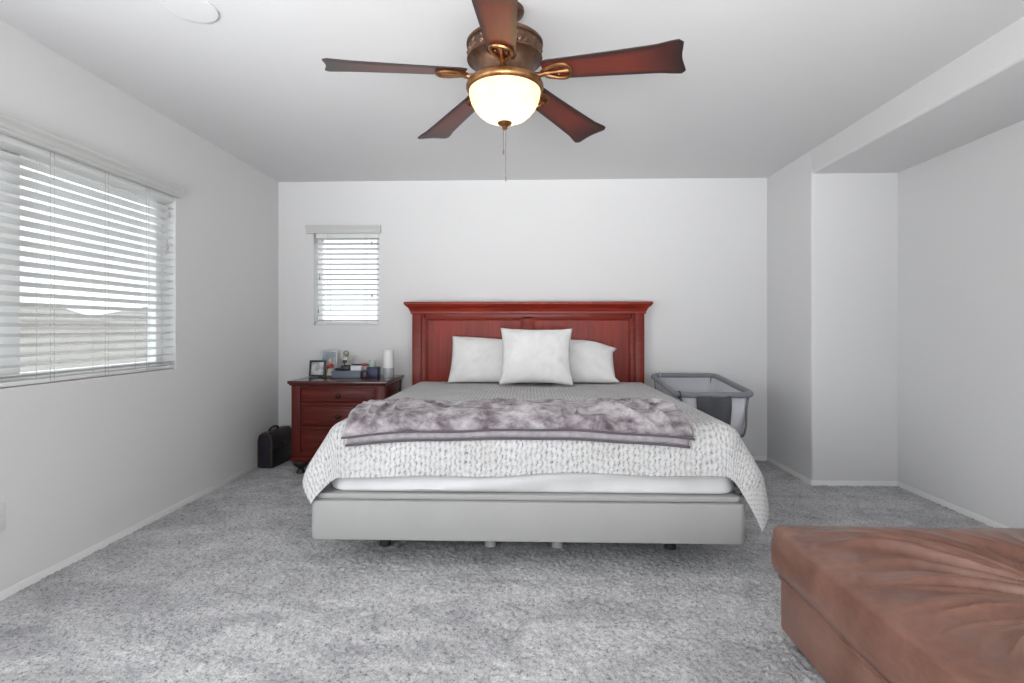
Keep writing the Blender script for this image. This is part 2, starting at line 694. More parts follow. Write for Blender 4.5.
# left wall with the large window opening
W1 = (1.46, 3.275, 0.885, 1.985)
bm = bmesh.new()
for y0, y1, z0, z1 in ((YF, -0.9, -0.05, H), (1.2, W1[0], -0.05, H), (-0.9, 1.2, -0.05, 0.5), (-0.9, 1.2, 2.1, H)):
    add_box(bm, XL - TH, XL, y0, y1, z0, z1)
add_box(bm, XL - TH, XL, W1[1], YB, -0.05, H)
add_box(bm, XL - TH, XL, W1[0], W1[1], -0.05, W1[2])
add_box(bm, XL - TH, XL, W1[0], W1[1], W1[3], H)
struct('wall_left', bm, M_WALL)

# right wall: stub beside the bed wall, alcove with rounded (bullnose) corners, soffit, front part
R = 0.018


def arc(cx, cy, r, a0, a1, n=5):
    return [(cx + r * math.cos(a0 + (a1 - a0) * i / n), cy + r * math.sin(a0 + (a1 - a0) * i / n)) for i in range(n + 1)]


bm = bmesh.new()
poly = [(XR, YB)] + arc(XR + R, YN + R, R, PI, 1.5 * PI) + [(XN, YN), (XN, YB)]
add_prism(bm, poly, 'z', -0.05, H)
poly = [(XR, -0.25), (XN, -0.25), (XN, YN0)] + arc(XR + R, YN0 - R, R, PI / 2, PI)
add_prism(bm, poly, 'z', -0.05, H)
add_box(bm, XR, XN, YF, -1.25, -0.05, H)
add_box(bm, XR, XN, -1.25, -0.25, 2.1, H)  # head of an unseen doorway added for the right fill lamp
add_box(bm, XN, XN + TH, YF, YB, -0.05, H)
struct('wall_right', bm, M_WALL)
bm = bmesh.new()
poly = arc(XR + R, ZS + R, R, PI, 1.5 * PI) + [(XN, ZS), (XN, H), (XR, H)]
add_prism(bm, poly, 'y', YN0 - 0.002, YN + 0.002)
struct('wall_soffit', bm, M_WALL)

# wall behind the camera with a wide unseen opening added for the fill lamps
bm = bmesh.new()
add_box(bm, XL - TH, -1.75, YF - TH, YF, -0.05, H)
add_box(bm, 1.55, XN + TH, YF - TH, YF, -0.05, H)
add_box(bm, -1.75, 1.55, YF - TH, YF, 2.32, H)
add_box(bm, -1.75, 1.55, YF - TH, YF, -0.05, 0.12)
struct('wall_front', bm, M_WALL)
bm = bmesh.new()
for x in (-1.75, -0.15, 1.49):
    add_box(bm, x, x + 0.06, YF - 0.10, YF - 0.05, 0.12, 2.32)
add_box(bm, -1.75, 1.55, YF - 0.10, YF - 0.05, 0.12, 0.18)
add_box(bm, -1.75, 1.55, YF - 0.10, YF - 0.05, 2.26, 2.32)
struct('added_window_rear', bm, M_VINYL)  # unseen frame added around the rear fill opening
bm = bmesh.new()
for y in (-0.9, 0.12, 1.14):
    add_box(bm, XL - 0.13, XL - 0.08, y, y + 0.06, 0.5, 2.1)
add_box(bm, XL - 0.13, XL - 0.08, -0.9, 1.2, 0.5, 0.56)
add_box(bm, XL - 0.13, XL - 0.08, -0.9, 1.2, 2.04, 2.1)
struct('added_window_left', bm, M_VINYL)  # unseen second window, added to let in the left fill lamp

# baseboards
BH, BT = 0.032, 0.007


def baseboard(name, segs):
    bm = bmesh.new()
    for x0, x1, y0, y1 in segs:
        add_box(bm, x0, x1, y0, y1, -0.03, BH, 0.004, 2)
    struct(name, bm, M_TRIM)


baseboard('baseboard_back', [(XL, XR, YB - BT, YB)])
baseboard('baseboard_left', [(XL, XL + BT, YF, YB)])
baseboard('baseboard_right', [(XR - BT, XR, YN + 0.006, YB), (XR - BT, XN, YN - BT, YN), (XN - BT, XN, YN0, YN - BT), (XR - BT, XR, -0.25, YN0)])

# ------------------------------------------------------------------ windows
def frame_bm(axis, depth0, depth1, a0, a1, z0, z1, wd, mull=None, mw=0.07):
    bm = bmesh.new()

    def b(p0, p1, q0, q1):
        if axis == 'x':
            add_box(bm, depth0, depth1, p0, p1, q0, q1, 0.004, 2)
        else:
            add_box(bm, p0, p1, depth0, depth1, q0, q1, 0.004, 2)
    b(a0, a0 + wd, z0, z1)
    b(a1 - wd, a1, z0, z1)
    b(a0 + wd, a1 - wd, z0, z0 + wd)
    b(a0 + wd, a1 - wd, z1 - wd, z1)
    if mull:
        b(mull - mw / 2, mull + mw / 2, z0 + wd, z1 - wd)
    return bm


win1 = struct('window_1', frame_bm('x', XL - 0.145, XL - 0.09, W1[0], W1[1], W1[2], W1[3], 0.05, 2.295, 0.10), M_VINYL)
g = obj('glass', box(XL - 0.122, XL - 0.116, W1[0] + 0.04, W1[1] - 0.04, W1[2] + 0.04, W1[3] - 0.04), M_GLASS, win1, 0)
win2 = struct('window_2', frame_bm('y', YB + 0.09, YB + 0.145, W2[0], W2[1], W2[2], W2[3], 0.045), M_VINYL)
g = obj('glass', box(W2[0] + 0.04, W2[1] - 0.04, YB + 0.116, YB + 0.122, W2[2] + 0.04, W2[3] - 0.04), M_GLASS, win2, 0)

# ------------------------------------------------------------------ blinds
VAL = [(0.0, -0.068), (0.026, -0.068), (0.030, -0.063), (0.030, -0.054), (0.034, -0.048), (0.034, -0.034), (0.038, -0.026), (0.046, -0.018), (0.050, -0.010), (0.050, 0.0), (0.0, 0.0)]


def make_blind(name, label, axis, wallpos, sgn, a0, a1, ztop, zbot, pitch, tilt, ladders, toggles, v0, v1, zval):
    """axis: which way the wall faces; sgn: room direction from the wall; slats run a0..a1"""
    if axis == 'x':
        loc = (wallpos - sgn * 0.027, (a0 + a1) / 2, zbot)
    else:
        loc = ((a0 + a1) / 2, wallpos - sgn * 0.027, zbot)
    t = thing(name, label, 'window blind', loc)
    cen = -0.034

    def pt(d, a, z):
        return (wallpos + sgn * d, a, z) if axis == 'x' else (a, wallpos + sgn * d, z)
    bm = bmesh.new()
    z = zbot + 0.040
    sw = 0.031
    while z < ztop - 0.02:
        prof = []
        for k in range(7):
            q = -1 + 2 * k / 6
            d = cen + q * sw * math.cos(tilt)
            h = q * sw * math.sin(tilt) + 0.0010 * (1 - q * q)
            prof.append((d, h))
        th = 0.0026
        top = [(d, z + h + th / 2) for d, h in prof]
        bot = [(d, z + h - th / 2) for d, h in reversed(prof)]
        poly = [(wallpos + sgn * d, zz) for d, zz in top + bot]
        add_prism(bm, poly, 'y' if axis == 'x' else 'x', a0 + random.uniform(-.0015, .0015), a1 + random.uniform(-.0015, .0015))
        z += pitch
    obj('slats', bm, M_SLAT, t, 30)
    bm = bmesh.new()
    p0, p1 = pt(cen - 0.031, a0, zbot), pt(cen + 0.031, a1, zbot + 0.022)
    lo = [min(p, q) for p, q in zip(p0, p1)]
    hi = [max(p, q) for p, q in zip(p0, p1)]
    add_box(bm, lo[0], hi[0], lo[1], hi[1], lo[2], hi[2], 0.005, 2)
    obj('bottom_rail', bm, M_SLAT, t)
    bm = bmesh.new()
    p0, p1 = pt(-0.060, a0 + 0.002, ztop - 0.035), pt(-0.006, a1 - 0.002, ztop + 0.012)
    lo = [min(p, q) for p, q in zip(p0, p1)]
    hi = [max(p, q) for p, q in zip(p0, p1)]
    add_box(bm, lo[0], hi[0], lo[1], hi[1], lo[2], hi[2], 0.002, 1)
    obj('head_rail', bm, M_SLAT, t)
    bm = bmesh.new()
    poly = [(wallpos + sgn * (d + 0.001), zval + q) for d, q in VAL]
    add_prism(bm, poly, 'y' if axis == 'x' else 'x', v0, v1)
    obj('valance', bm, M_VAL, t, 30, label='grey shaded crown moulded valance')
    for a in ladders:
        bm = bmesh.new()
        for d in (cen - 0.033, cen + 0.033):
            add_tube(bm, [pt(d, a, zbot + 0.005), pt(d, a, ztop)], 0.0011, 5)
        add_tube(bm, [pt(cen + 0.034, a + 0.02, zbot + 0.01), pt(cen + 0.034, a + 0.02, ztop)], 0.0009, 5)
        obj('ladder_cord', bm, M_CORD, t)
    for a, z in toggles:
        bm = bmesh.new()
        add_tube(bm, [pt(cen + 0.032, a, z + 0.045), pt(cen + 0.034, a, z + 0.015)], 0.002, 5)
        add_tube(bm, [pt(cen + 0.034, a, z + 0.02), pt(cen + 0.034, a, z + 0.012), pt(cen + 0.034, a, z - 0.012), pt(cen + 0.034, a, z - 0.02)], [0.002, 0.006, 0.007, 0.004], 8)
        obj('cord_toggle', bm, M_TASSEL, t)
    return t


make_blind('slatted_blind', 'wide white horizontal slat blind hanging over the large window in the left wall', 'x', XL, 1,
           1.465, 3.268, 1.970, 0.888, 0.0455, math.radians(14), (1.62, 2.40, 2.72, 3.02), ((3.215, 1.84), (3.20, 1.64)), 1.40, 3.29, 2.03)
make_blind('slatted_blind', 'small white horizontal slat blind over the narrow window in the back wall above nightstand', 'y', YB, -1,
           -1.893, -1.325, 1.976, 1.169, 0.0455, math.radians(7), (-1.78, -1.45), ((-1.385, 1.895), (-1.855, 1.585), (-1.385, 1.425), (-1.865, 1.29)), -1.962, -1.303, 2.045)

# ------------------------------------------------------------------ outside the left window: neighbouring roofs
M_STUCCO = wall_paint('stucco_tan', (0.40, 0.37, 0.34))


def m_roof():
    m, nt, b = new_mat('roof_tile_tan')
    v = coords(nt, 'Object', (1, 1, 1))
    br = nt.nodes.new('ShaderNodeTexWave')
    br.bands_direction = 'Z'
    br.inputs['Scale'].default_value = 1.6
    br.inputs['Distortion'].default_value = 1.5
    nt.links.new(v, br.inputs['Vector'])
    nt.links.new(ramp(nt, br.outputs['Fac'], [(0.0, (0.30, 0.27, 0.245)), (0.5, (0.385, 0.355, 0.33)), (1.0, (0.43, 0.40, 0.375))]), b.inputs['Base Color'])
    b.inputs['Roughness'].default_value = 0.9
    return m


M_ROOF = m_roof()
M_GROUND = wall_paint('ground_tan', (0.16, 0.15, 0.14))
struct('ground', box(-60, 60, -40, 60, -3.2, -3.0), M_GROUND)


def house(label, x, wx, ye0, yr0, yr1, ye1, zeave, zridge):
    """hipped house: eaves run from ye0 to ye1, the ridge from yr0 to yr1"""
    t = thing('house', label, 'house', (x, (ye0 + ye1) / 2, -3.0))
    e = 0.45
    obj('wall', box(x - wx, x + wx, ye0 + e, ye1 - e, -3.0, zeave), M_STUCCO, t)
    bm = bmesh.new()
    v = [bm.verts.new(p) for p in ((x - wx - e, ye0, zeave), (x + wx + e, ye0, zeave), (x + wx + e, ye1, zeave), (x - wx - e, ye1, zeave), (x, yr0, zridge), (x, yr1, zridge))]
    for q in ((0, 3, 2, 1), (0, 1, 4), (1, 2, 5, 4), (2, 3, 5), (3, 0, 4, 5)):
        bm.faces.new([v[i] for i in q])
    obj('roof', bm, M_ROOF, t, 0)
    obj('gutter', box(x + wx + e - 0.02, x + wx + e + 0.06, ye0, ye1, zeave - 0.12, zeave + 0.02), simple('gutter', (0.25, 0.235, 0.22), 0.6), t)


house('tan tile roofed house outside seen low through left part of the large blind', -14.0, 3.0, 3.0, 6.0, 15.3, 19.0, -0.15, 1.80)
house('tan tile roofed house outside seen low through right part of the large blind', -21.0, 3.0, 17.5, 28.4, 34.0, 40.0, -0.15, 2.30)

# ------------------------------------------------------------------ ceiling fixture and wall outlet
DX, DY = -1.368, 2.105
t = thing('ceiling_disc', 'small round white disc fixture on the ceiling at upper left of photo', 'ceiling fixture', (DX, DY, H))
obj('rim', lathe([(0.080, H + 0.002), (0.100, H + 0.002), (0.101, H - 0.006), (0.099, H - 0.008), (0.094, H - 0.009), (0.080, H - 0.009)], DX, DY, 64), M_CEIL, t)
obj('lens', lathe([(0.0, H - 0.0092), (0.070, H - 0.0092), (0.081, H - 0.0090), (0.081, H - 0.004), (0.0, H - 0.004)], DX, DY, 64), M_CEIL, t)

t = thing('wall_outlet', 'white electrical outlet plate low on the left wall at photo edge', 'outlet', (XL, 2.15, 0.344))
obj('cover_plate', box(XL - 0.001, XL + 0.006, 2.112, 2.185, 0.287, 0.401, 0.003, 2), M_WALL, t)
for z in (0.322, 0.366):
    obj('receptacle', box(XL + 0.004, XL + 0.009, 2.131, 2.166, z - 0.016, z + 0.016, 0.002, 2), M_WALL, t)

# ================================================================== CEILING FAN
FX, FY = -0.097, 2.162
fan = thing('ceiling_fan', 'bronze ceiling fan with five cherry blades and lit alabaster bowl', 'ceiling fan', (FX, FY, H))
obj('canopy', lathe([(0.0, H), (0.078, H), (0.080, H - 0.008), (0.076, H - 0.018), (0.066, H - 0.026), (0.050, H - 0.038), (0.032, H - 0.046), (0.018, H - 0.050), (0.0, H - 0.050)], FX, FY, 48,
                    lambda a, z: 0.0015 * math.sin(24 * a) if H - 0.03 < z < H - 0.005 else 0), M_BRONZE_D, fan)
obj('downrod', lathe([(0, H - 0.045), (0.013, H - 0.045), (0.013, 2.33), (0, 2.33)], FX, FY, 20), M_BRONZE_D, fan)
obj('motor_housing', lathe([(0.0, 2.342), (0.024, 2.342), (0.034, 2.334), (0.09, 2.330), (0.135, 2.318), (0.150, 2.306), (0.156, 2.299), (0.156, 2.291), (0.150, 2.288),
                            (0.146, 2.285), (0.146, 2.245), (0.150, 2.241), (0.154, 2.238), (0.154, 2.232), (0.144, 2.228), (0.130, 2.221), (0.119, 2.207),
                            (0.113, 2.188), (0.111, 2.168), (0.116, 2.158), (0.116, 2.150), (0.0, 2.150)], FX, FY, 72), M_BRONZE_D, fan)


def relief(a, z):
    q = (z - 2.265) / 0.021
    s1 = math.sin(16 * a + 2.6 * math.sin(8 * a) * q)
    s2 = math.cos(3.0 * q + 2.2 * math.sin(16 * a))
    return 0.0075 * max(0.0, s1 * s2 + 0.25) * max(0.0, 1 - q * q) ** 0.3


prof = [(0.1465 + 0.001, 2.2445 + 0.0413 * i / 14) for i in range(15)]
obj('ornament_band', lathe(prof, FX, FY, 320, relief), M_BRONZE_D, fan, 180)
obj('light_ring', lathe([(0.0, 2.152), (0.118, 2.152), (0.130, 2.149), (0.146, 2.143), (0.154, 2.135), (0.158, 2.126), (0.158, 2.117), (0.154, 2.109), (0.149, 2.105), (0.142, 2.104), (0.140, 2.112), (0.13, 2.130), (0.0, 2.134)], FX, FY, 72), M_BRONZE, fan)
bowl = obj('glass_bowl', lathe([(0.1455, 2.108), (0.1455, 2.098), (0.143, 2.080), (0.136, 2.058), (0.124, 2.036), (0.107, 2.016), (0.086, 1.999), (0.060, 1.987), (0.030, 1.980), (0.0, 1.979)], FX, FY, 72), M_BOWL, fan, 180, label='glowing cream alabaster glass bowl')
obj('finial', lathe([(0, 1.986), (0.027, 1.983), (0.030, 1.978), (0.026, 1.972), (0.016, 1.967), (0.010, 1.962), (0.012, 1.957), (0.008, 1.951), (0.0, 1.948)], FX, FY, 32), M_BRONZE, fan)
for dx, dy, zend, nb in ((0.004, -0.006, 1.748, 'long'), (-0.006, 0.004, 1.86, 'short')):
    bm = bmesh.new()
    z = 1.952
    while z > zend:
        bmesh.ops.create_icosphere(bm, subdivisions=1, radius=0.0022, matrix=Matrix.Translation((FX + dx, FY + dy, z)))
        z -= 0.004
    add_tube(bm, [(FX + dx, FY + dy, 1.952), (FX + dx, FY + dy, zend)], 0.0011, 5)
    add_tube(bm, [(FX + dx, FY + dy, zend + 0.012), (FX + dx, FY + dy, zend + 0.008), (FX + dx, FY + dy, zend - 0.006), (FX + dx, FY + dy, zend - 0.01)], [0.001, 0.0028, 0.0032, 0.0015], 8)
    obj('pull_chain', bm, M_CHAIN, fan)

# blade built pointing along +X from the fan axis, pitched about its own length
R0, R1 = 0.163, 0.70
PITCH = math.radians(-12)


def blade_half(q):
    base = 0.056 + 0.026 * q ** 1.4
    if q > 0.86:
        base += 0.008 * math.sin((q - 0.86) / 0.14 * PI / 2)
    return base


def blade_tip(s):
    return R1 - 0.004 - 0.005 * math.cos(PI * s) - 0.016 * max(0.0, (abs(s) - 0.8) / 0.2) ** 2


def droop(r):
    return 2.166 - (r - 0.17) * 0.080


me_b = None
bm = bmesh.new()
NU, NV = 40, 12
top, bot = {}, {}
uvl = bm.loops.layers.uv.new('UVMap')
uvmap = {}
for i in range(NU + 1):
    q = i / NU
    for j in range(NV + 1):
        s_ = -1 + 2 * j / NV
        rr = R0 + (blade_tip(s_) - R0) * q
        hw = blade_half(q)
        if q < 0.06:
            hw *= 0.80 + 0.20 * math.sin(q / 0.06 * PI / 2)
        yy = s_ * hw
        edge = max(abs(s_), 0)
        zz = yy * math.sin(PITCH)
        x_, y_ = rr, yy * math.cos(PITCH)
        thk = 0.0038 if (j not in (0, NV) and i not in (0, NU)) else 0.0022
        zc = droop(rr) - 0.0
        a = bm.verts.new((FX + x_, FY + y_, zc + zz + thk))
        b_ = bm.verts.new((FX + x_, FY + y_, zc + zz - thk))
        top[i, j], bot[i, j] = a, b_
        uvmap[a] = uvmap[b_] = (q, 0.5 + s_ / 2)
for i in range(NU):
    for j in range(NV):
        bm.faces.new((top[i, j], top[i + 1, j], top[i + 1, j + 1], top[i, j + 1]))
        bm.faces.new((bot[i, j], bot[i, j + 1], bot[i + 1, j + 1], bot[i + 1, j]))
for i in range(NU):
    bm.faces.new((top[i, 0], bot[i, 0], bot[i + 1, 0], top[i + 1, 0]))
    bm.faces.new((top[i, NV], top[i + 1, NV], bot[i + 1, NV], bot[i, NV]))
for j in range(NV):
    bm.faces.new((top[0, j], top[0, j + 1], bot[0, j + 1], bot[0, j]))
    bm.faces.new((top[NU, j], bot[NU, j], bot[NU, j + 1], top[NU, j + 1]))
for f in bm.faces:
    for l in f.loops:
        l[uvl].uv = uvmap[l.vert]
blade0 = obj('blade', bm, M_BLADE, fan, 50)
# the cast bracket: stem, teardrop loop and a small screw plate
bm = bmesh.new()


def up_(r, y, dz):
    return (FX + r, FY + y * math.cos(PITCH), droop(r) + y * math.sin(PITCH) + dz)


add_tube(bm, [(FX + 0.105, FY, 2.160), (FX + 0.125, FY, 2.152), up_(0.15, 0, -0.018), up_(0.175, 0, -0.013)], [0.012, 0.013, 0.011, 0.009], 10)
loop = []
for k in range(28):
    t_ = 2 * PI * k / 28
    rr = 0.216 + 0.060 * math.cos(t_)
    yy = 0.056 * math.sin(t_) * (0.66 + 0.34 * math.cos(t_))
    loop.append(up_(rr, yy, -0.011))
add_tube(bm, loop, 0.0075, 8, closed=True)
add_tube(bm, [up_(0.16, 0, -0.014), up_(0.21, 0, -0.012), up_(0.272, 0, -0.010)], [0.009, 0.006, 0.010], 8)
for rr, yy in ((0.222, 0.022), (0.222, -0.022), (0.262, 0.0)):
    add_ball(bm, up_(rr, yy, -0.007), 0.006, seg=10, rings=6)
iron0 = obj('blade_bracket', bm, M_BRONZE, blade0)
TH0 = math.radians(-18.86)
for k in range(5):
    if k == 0:
        bo = blade0
    else:
        bo = blade0.copy()
        col.objects.link(bo)
        bo.parent = fan
        io = iron0.copy()
        col.objects.link(io)
        io.parent = bo
    bo.rotation_euler = (0, 0, TH0 + k * 2 * PI / 5)
for k, (dx, dy) in enumerate(((0.032, -0.010), (-0.032, 0.010))):
    l = bpy.data.lights.new('bulb', 'POINT')
    l.energy = 0.5
    l.color = (1.0, 0.80, 0.54)
    l.shadow_soft_size = 0.028
    o = bpy.data.objects.new('bulb', l)
    o.parent = fan
    o.location = (dx, dy, 2.050 - H)
    col.objects.link(o)

# ================================================================== BED
BCX = -0.012
bed = thing('bed', 'king size bed with red cherry headboard and pale grey platform base', 'bed', (BCX, 3.5, 0))
bm = bmesh.new()
rim_box(bm, BCX - 1.012, BCX + 1.010, 2.448, 4.53, 0.15, 0.334, 0.035, 0.010, 8)
obj('platform', bm, M_BASE, bed, 35)
bm = bmesh.new()
rim_box(bm, BCX - 0.998, BCX + 1.000, 2.466, 4.53, 0.336, 0.364, 0.035, 0.008, 8)
obj('deck', bm, M_BASE, bed, 35)
for x, y, m_ in ((-0.755, 2.775, M_LEG), (0.735, 2.775, M_LEG), (-0.755, 4.3, M_LEG), (0.735, 4.3, M_LEG), (-0.20, 2.78, M_LEGP), (0.15, 2.78, M_LEGP)):
    bm = lathe([(0, 0.152), (0.03, 0.152), (0.026, 0.03), (0.030, 0.012), (0.030, 0.0), (0, 0.0)], x, y, 20)
    obj('leg', bm, m_, bed, label='pale grey middle support leg' if m_ is M_LEGP else 'black round leg')

# headboard (front face of the panels at y = 4.56)
HX0, HX1 = -1.003, 0.985
YH = 4.545
bm = bmesh.new()
HC = (HX0 + HX1) / 2
add_box(bm, HX0, HX0 + 0.078, YH - 0.008, 4.63, 0.0, 1.285, 0.004)              # end pilasters
add_box(bm, HX1 - 0.078, HX1, YH - 0.008, 4.63, 0.0, 1.285, 0.004)
add_box(bm, HX0 + 0.078, HX0 + 0.115, YH, 4.63, 0.0, 1.28, 0.003)
add_box(bm, HX1 - 0.115, HX1 - 0.078, YH, 4.63, 0.0, 1.28, 0.003)
add_box(bm, HX0 + 0.10, HX1 - 0.10, YH, 4.63, 1.225, 1.285, 0.002)
add_box(bm, HX0 + 0.10, HX1 - 0.10, YH, 4.63, 0.30, 0.42, 0.002)
add_box(bm, HC - 0.043, HC + 0.043, YH, 4.63, 0.40, 1.24, 0.002)
hb = obj('headboard', bm, M_CHERRY_D, bed, label='dark cherry headboard frame of posts and rails')
for x0, x1 in ((HX0 + 0.115, HC - 0.043), (HC + 0.043, HX1 - 0.115)):
    bm = bmesh.new()
    add_box(bm, x0 - 0.005, x1 + 0.005, YH + 0.012, 4.61, 0.40, 1.232)
    obj('panel', bm, M_CHERRY_V, hb, label='brighter red recessed wood panel')
    bm = bmesh.new()
    o_ = 0.002
    for k, (ins, dep, rr) in enumerate(((0.006, 0.004, 0.006), (0.017, 0.010, 0.0045))):
        a0, a1, b0, b1 = x0 + ins, x1 - ins, 0.42 + ins, 1.225 - ins
        for p, q in (((a0, b0), (a0, b1)), ((a0, b1), (a1, b1)), ((a1, b1), (a1, b0))):
            add_tube(bm, [(p[0], YH + dep, p[1]), (q[0], YH + dep, q[1])], rr, 10)
    obj('panel_moulding', bm, M_CHERRY_H, hb)
bm = bmesh.new()
# crown cornice swept round the front and both ends
cor = [(0.004, 1.262), (0.010, 1.262), (0.012, 1.270), (0.012, 1.282), (0.018, 1.288), (0.020, 1.296), (0.024, 1.306), (0.032, 1.317), (0.043, 1.326), (0.050, 1.331), (0.052, 1.337), (0.058, 1.341), (0.060, 1.346), (0.060, 1.358), (0.056, 1.364)]
rings = []
for d, z in cor:
    rings.append([bm.verts.new(p) for p in ((HX0 - d, 4.632, z), (HX0 - d, YH - 0.008 - d, z), (HX1 + d, YH - 0.008 - d, z), (HX1 + d, 4.632, z))])
for A, B in zip(rings[:-1], rings[1:]):
    for i in range(3):
        bm.faces.new((A[i], A[i + 1], B[i + 1], B[i]))
    bm.faces.new((A[3], A[0], B[0], B[3]))
bm.faces.new(rings[-1])
bm.faces.new(list(reversed(rings[0])))
obj('cornice', bm, M_CHERRY_H, hb, 30)

# mattress in its white sheet
MCX = 0.010
mt_z0, mt_z1 = 0.366, 0.668


def dense_rr(x0, x1, y0, y1, r, n=8, step=0.02):
    out = []
    P_ = rounded_rect(x0, x1, y0, y1, r, n)
    for k in range(len(P_)):
        a, b = Vector(P_[k]), Vector(P_[(k + 1) % len(P_)])
        m = max(1, int(round((b - a).length / step)))
        for q in range(m):
            out.append(tuple(a + (b - a) * (q / m)))
    return out


base_pts = dense_rr(MCX - 0.970, MCX + 0.970, 2.482, 4.51, 0.09)
prof = []
for k in range(4):
    a = PI / 2 * k / 3
    prof.append((0.022 * (1 - math.sin(a)), mt_z0 + 0.022 * (1 - math.cos(a))))
prof += [(0.0, mt_z0 + 0.03 + 0.012 * k) for k in range(1, 15)]
for k in range(1, 8):
    a = PI / 2 * k / 7
    prof.append((0.085 * (1 - math.cos(a)), mt_z1 - 0.085 * (1 - math.sin(a))))
bm = bmesh.new()
rings = []
for ins, z in prof:
    ring = []
    pin = [Vector((p[0], p[1])) for p in base_pts]
    for p in pin:
        # inset towards the middle along x and y
        nx_ = max(-1, min(1, (p.x - MCX) / 0.97))
        x, y = MCX + (p.x - MCX) * (1 - ins / 0.97), 3.496 + (p.y - 3.496) * (1 - ins / 1.014)
        if y < 2.60 and z < 0.50:
            low = max(0.0, min(1.0, (0.488 - z) / 0.03)) * min(1.0, max(0.0, (z - mt_z0) / 0.02))
            q = (x + 1.0) * 0.55 - (z - 0.366) * 5.2
            f = 0.5 + 0.5 * math.sin(2 * PI * q + 1.4 * nz(x * 1.3, z * 3))
            f = f ** 1.6
            y -= low * (0.027 * f + 0.005 * nz(x * 4, z * 14) * f - 0.006)
        ring.append(bm.verts.new((x, y, z)))
    rings.append(ring)
N = len(rings[0])
for A, B in zip(rings[:-1], rings[1:]):
    for k in range(N):
        l = (k + 1) % N
        bm.faces.new((A[k], A[l], B[l], B[k]))
bm.faces.new(list(reversed(rings[0])))
bm.faces.new(rings[-1])
mat_o = obj('mattress', bm, M_SHEET, None, 60, (MCX, 3.5, mt_z0))
tag(mat_o, 'thick mattress in a plain white fitted sheet showing below the quilt at the foot', 'mattress')

# quilt: a woven matelasse coverlet draped over the mattress
ZT = 0.690
RB = 0.10
QCX = 0.014
HWX, TL = 0.890, 2.555
S_L, S_R, T_F, T_H = HWX + 0.335, HWX + 0.46, 0.29, 4.40
CELL_S, CELL_T = 0.0235, 0.0185


def bend(e, pm):
    """rounded over the mattress edge to the angle pm, then a straight slope that turns to hang at last"""
    q = RB * pm
    if e <= q:
        return RB * math.sin(e / RB), -RB * (1 - math.cos(e / RB))
    o, d = RB * math.sin(pm), -RB * (1 - math.cos(pm))
    x = e - q
    n = 14
    st = x / n
    for k in range(n):
        xx = (k + 0.5) * st
        p = pm + max(0.0, math.radians(90) - pm) * (1 - math.exp(-max(0.0, xx - 0.17) / 0.08))
        o += math.cos(p) * st
        d -= math.sin(p) * st
    return o, d


def quilt_pos(s, t):
    """s: across from bed centre; t: distance from the bend line at the foot (positive = up the bed)"""
    sg = 1 if s > 0 else -1
    ds = max(0.0, abs(s) - HWX)
    dt = max(0.0, -t)
    e = math.hypot(ds, dt)
    x = QCX + max(-HWX, min(HWX, s))
    y = TL + max(0.0, t)
    z = ZT
    if e > 1e-6:
        dx, dy = ds / e, dt / e
        foot = 1 if t <= 0 else max(0.0, 1 - t / 0.85)
        foot = foot * foot * (3 - 2 * foot)
        o_, d_ = bend(e, math.radians(89 - (28 if sg > 0 else 30) * foot * dx ** 1.5))
        ang = math.atan2(dt, ds)
        late = max(0.0, e - 0.14)
        if dt > 0 and ds > 0:
            o_ += 0.09 * late * math.sin(ang * 4.0 + (0.6 if sg > 0 else 0.3)) * math.sin(2 * ang)
        if dt > 0 and ds == 0:
            o_ += 0.006 * (late / 0.15) * (nz(s * 3.2, 4.0) + 0.6)
        if ds > 0 and dt == 0:
            o_ += 0.05 * late * nz(t * 5, 9.0) * foot
        x += sg * o_ * dx
        y -= o_ * dy
        z += d_
    else:
        z += 0.0025 * nz(s * 4, t * 4)
    return x, y, z


STEP = 0.0058
ss = np.arange(-S_L, S_R, STEP)
tt = np.arange(-T_F, T_H - TL, STEP)
nS, nT = len(ss), len(tt)
V = np.empty((nS, nT, 3))
for i, s in enumerate(ss):
    sb = s + 0.0
    for j, t in enumerate(tt):
        # hem is a little wavy at the foot
        V[i, j] = quilt_pos(sb, t + (0.012 * math.sin(s * 3.1 + 0.6) + 0.006 * math.sin(s * 9)) * max(0, min(1, -t / T_F)))
gi = np.gradient(V, axis=0)
gj = np.gradient(V, axis=1)
Nn = np.cross(gi, gj)
Nn /= np.linalg.norm(Nn, axis=2, keepdims=True) + 1e-9
Sg, Tg = np.meshgrid(ss, tt, indexing='ij')
wob = np.array([[0.40 * nz(s * 22, t * 22) for t in tt[::3]] for s in ss[::3]])
wob = np.repeat(np.repeat(wob, 3, 0), 3, 1)[:nS, :nT]
us = Sg / CELL_S + wob + 0.16 * np.sin(2 * PI * (Tg / 0.037 + 1.3 * np.sin(Sg * 31.0)))
cs = np.floor(us)
fs_ = us - cs
ct_raw = Tg / CELL_T + 0.5 * (cs % 2) + 0.7 * wob
ct = np.floor(ct_raw)
ft_ = ct_raw - ct
rnd = np.abs(np.sin(cs * 12.9898 + ct * 78.233) * 43758.5453) % 1.0
# upright cords with a stitched pit between each pair of stitches
gap = np.exp(-((np.minimum(fs_, 1 - fs_)) / 0.17) ** 2)
pit = gap * np.clip(np.sin(PI * ft_) * 1.6 - 0.35, 0, 1) * (0.35 + 0.65 * rnd)
cord = np.sin(PI * fs_) ** 0.7
puff = np.clip(0.72 + 0.22 * cord + 0.12 * (rnd - 0.5) - 0.80 * pit, 0, 1)
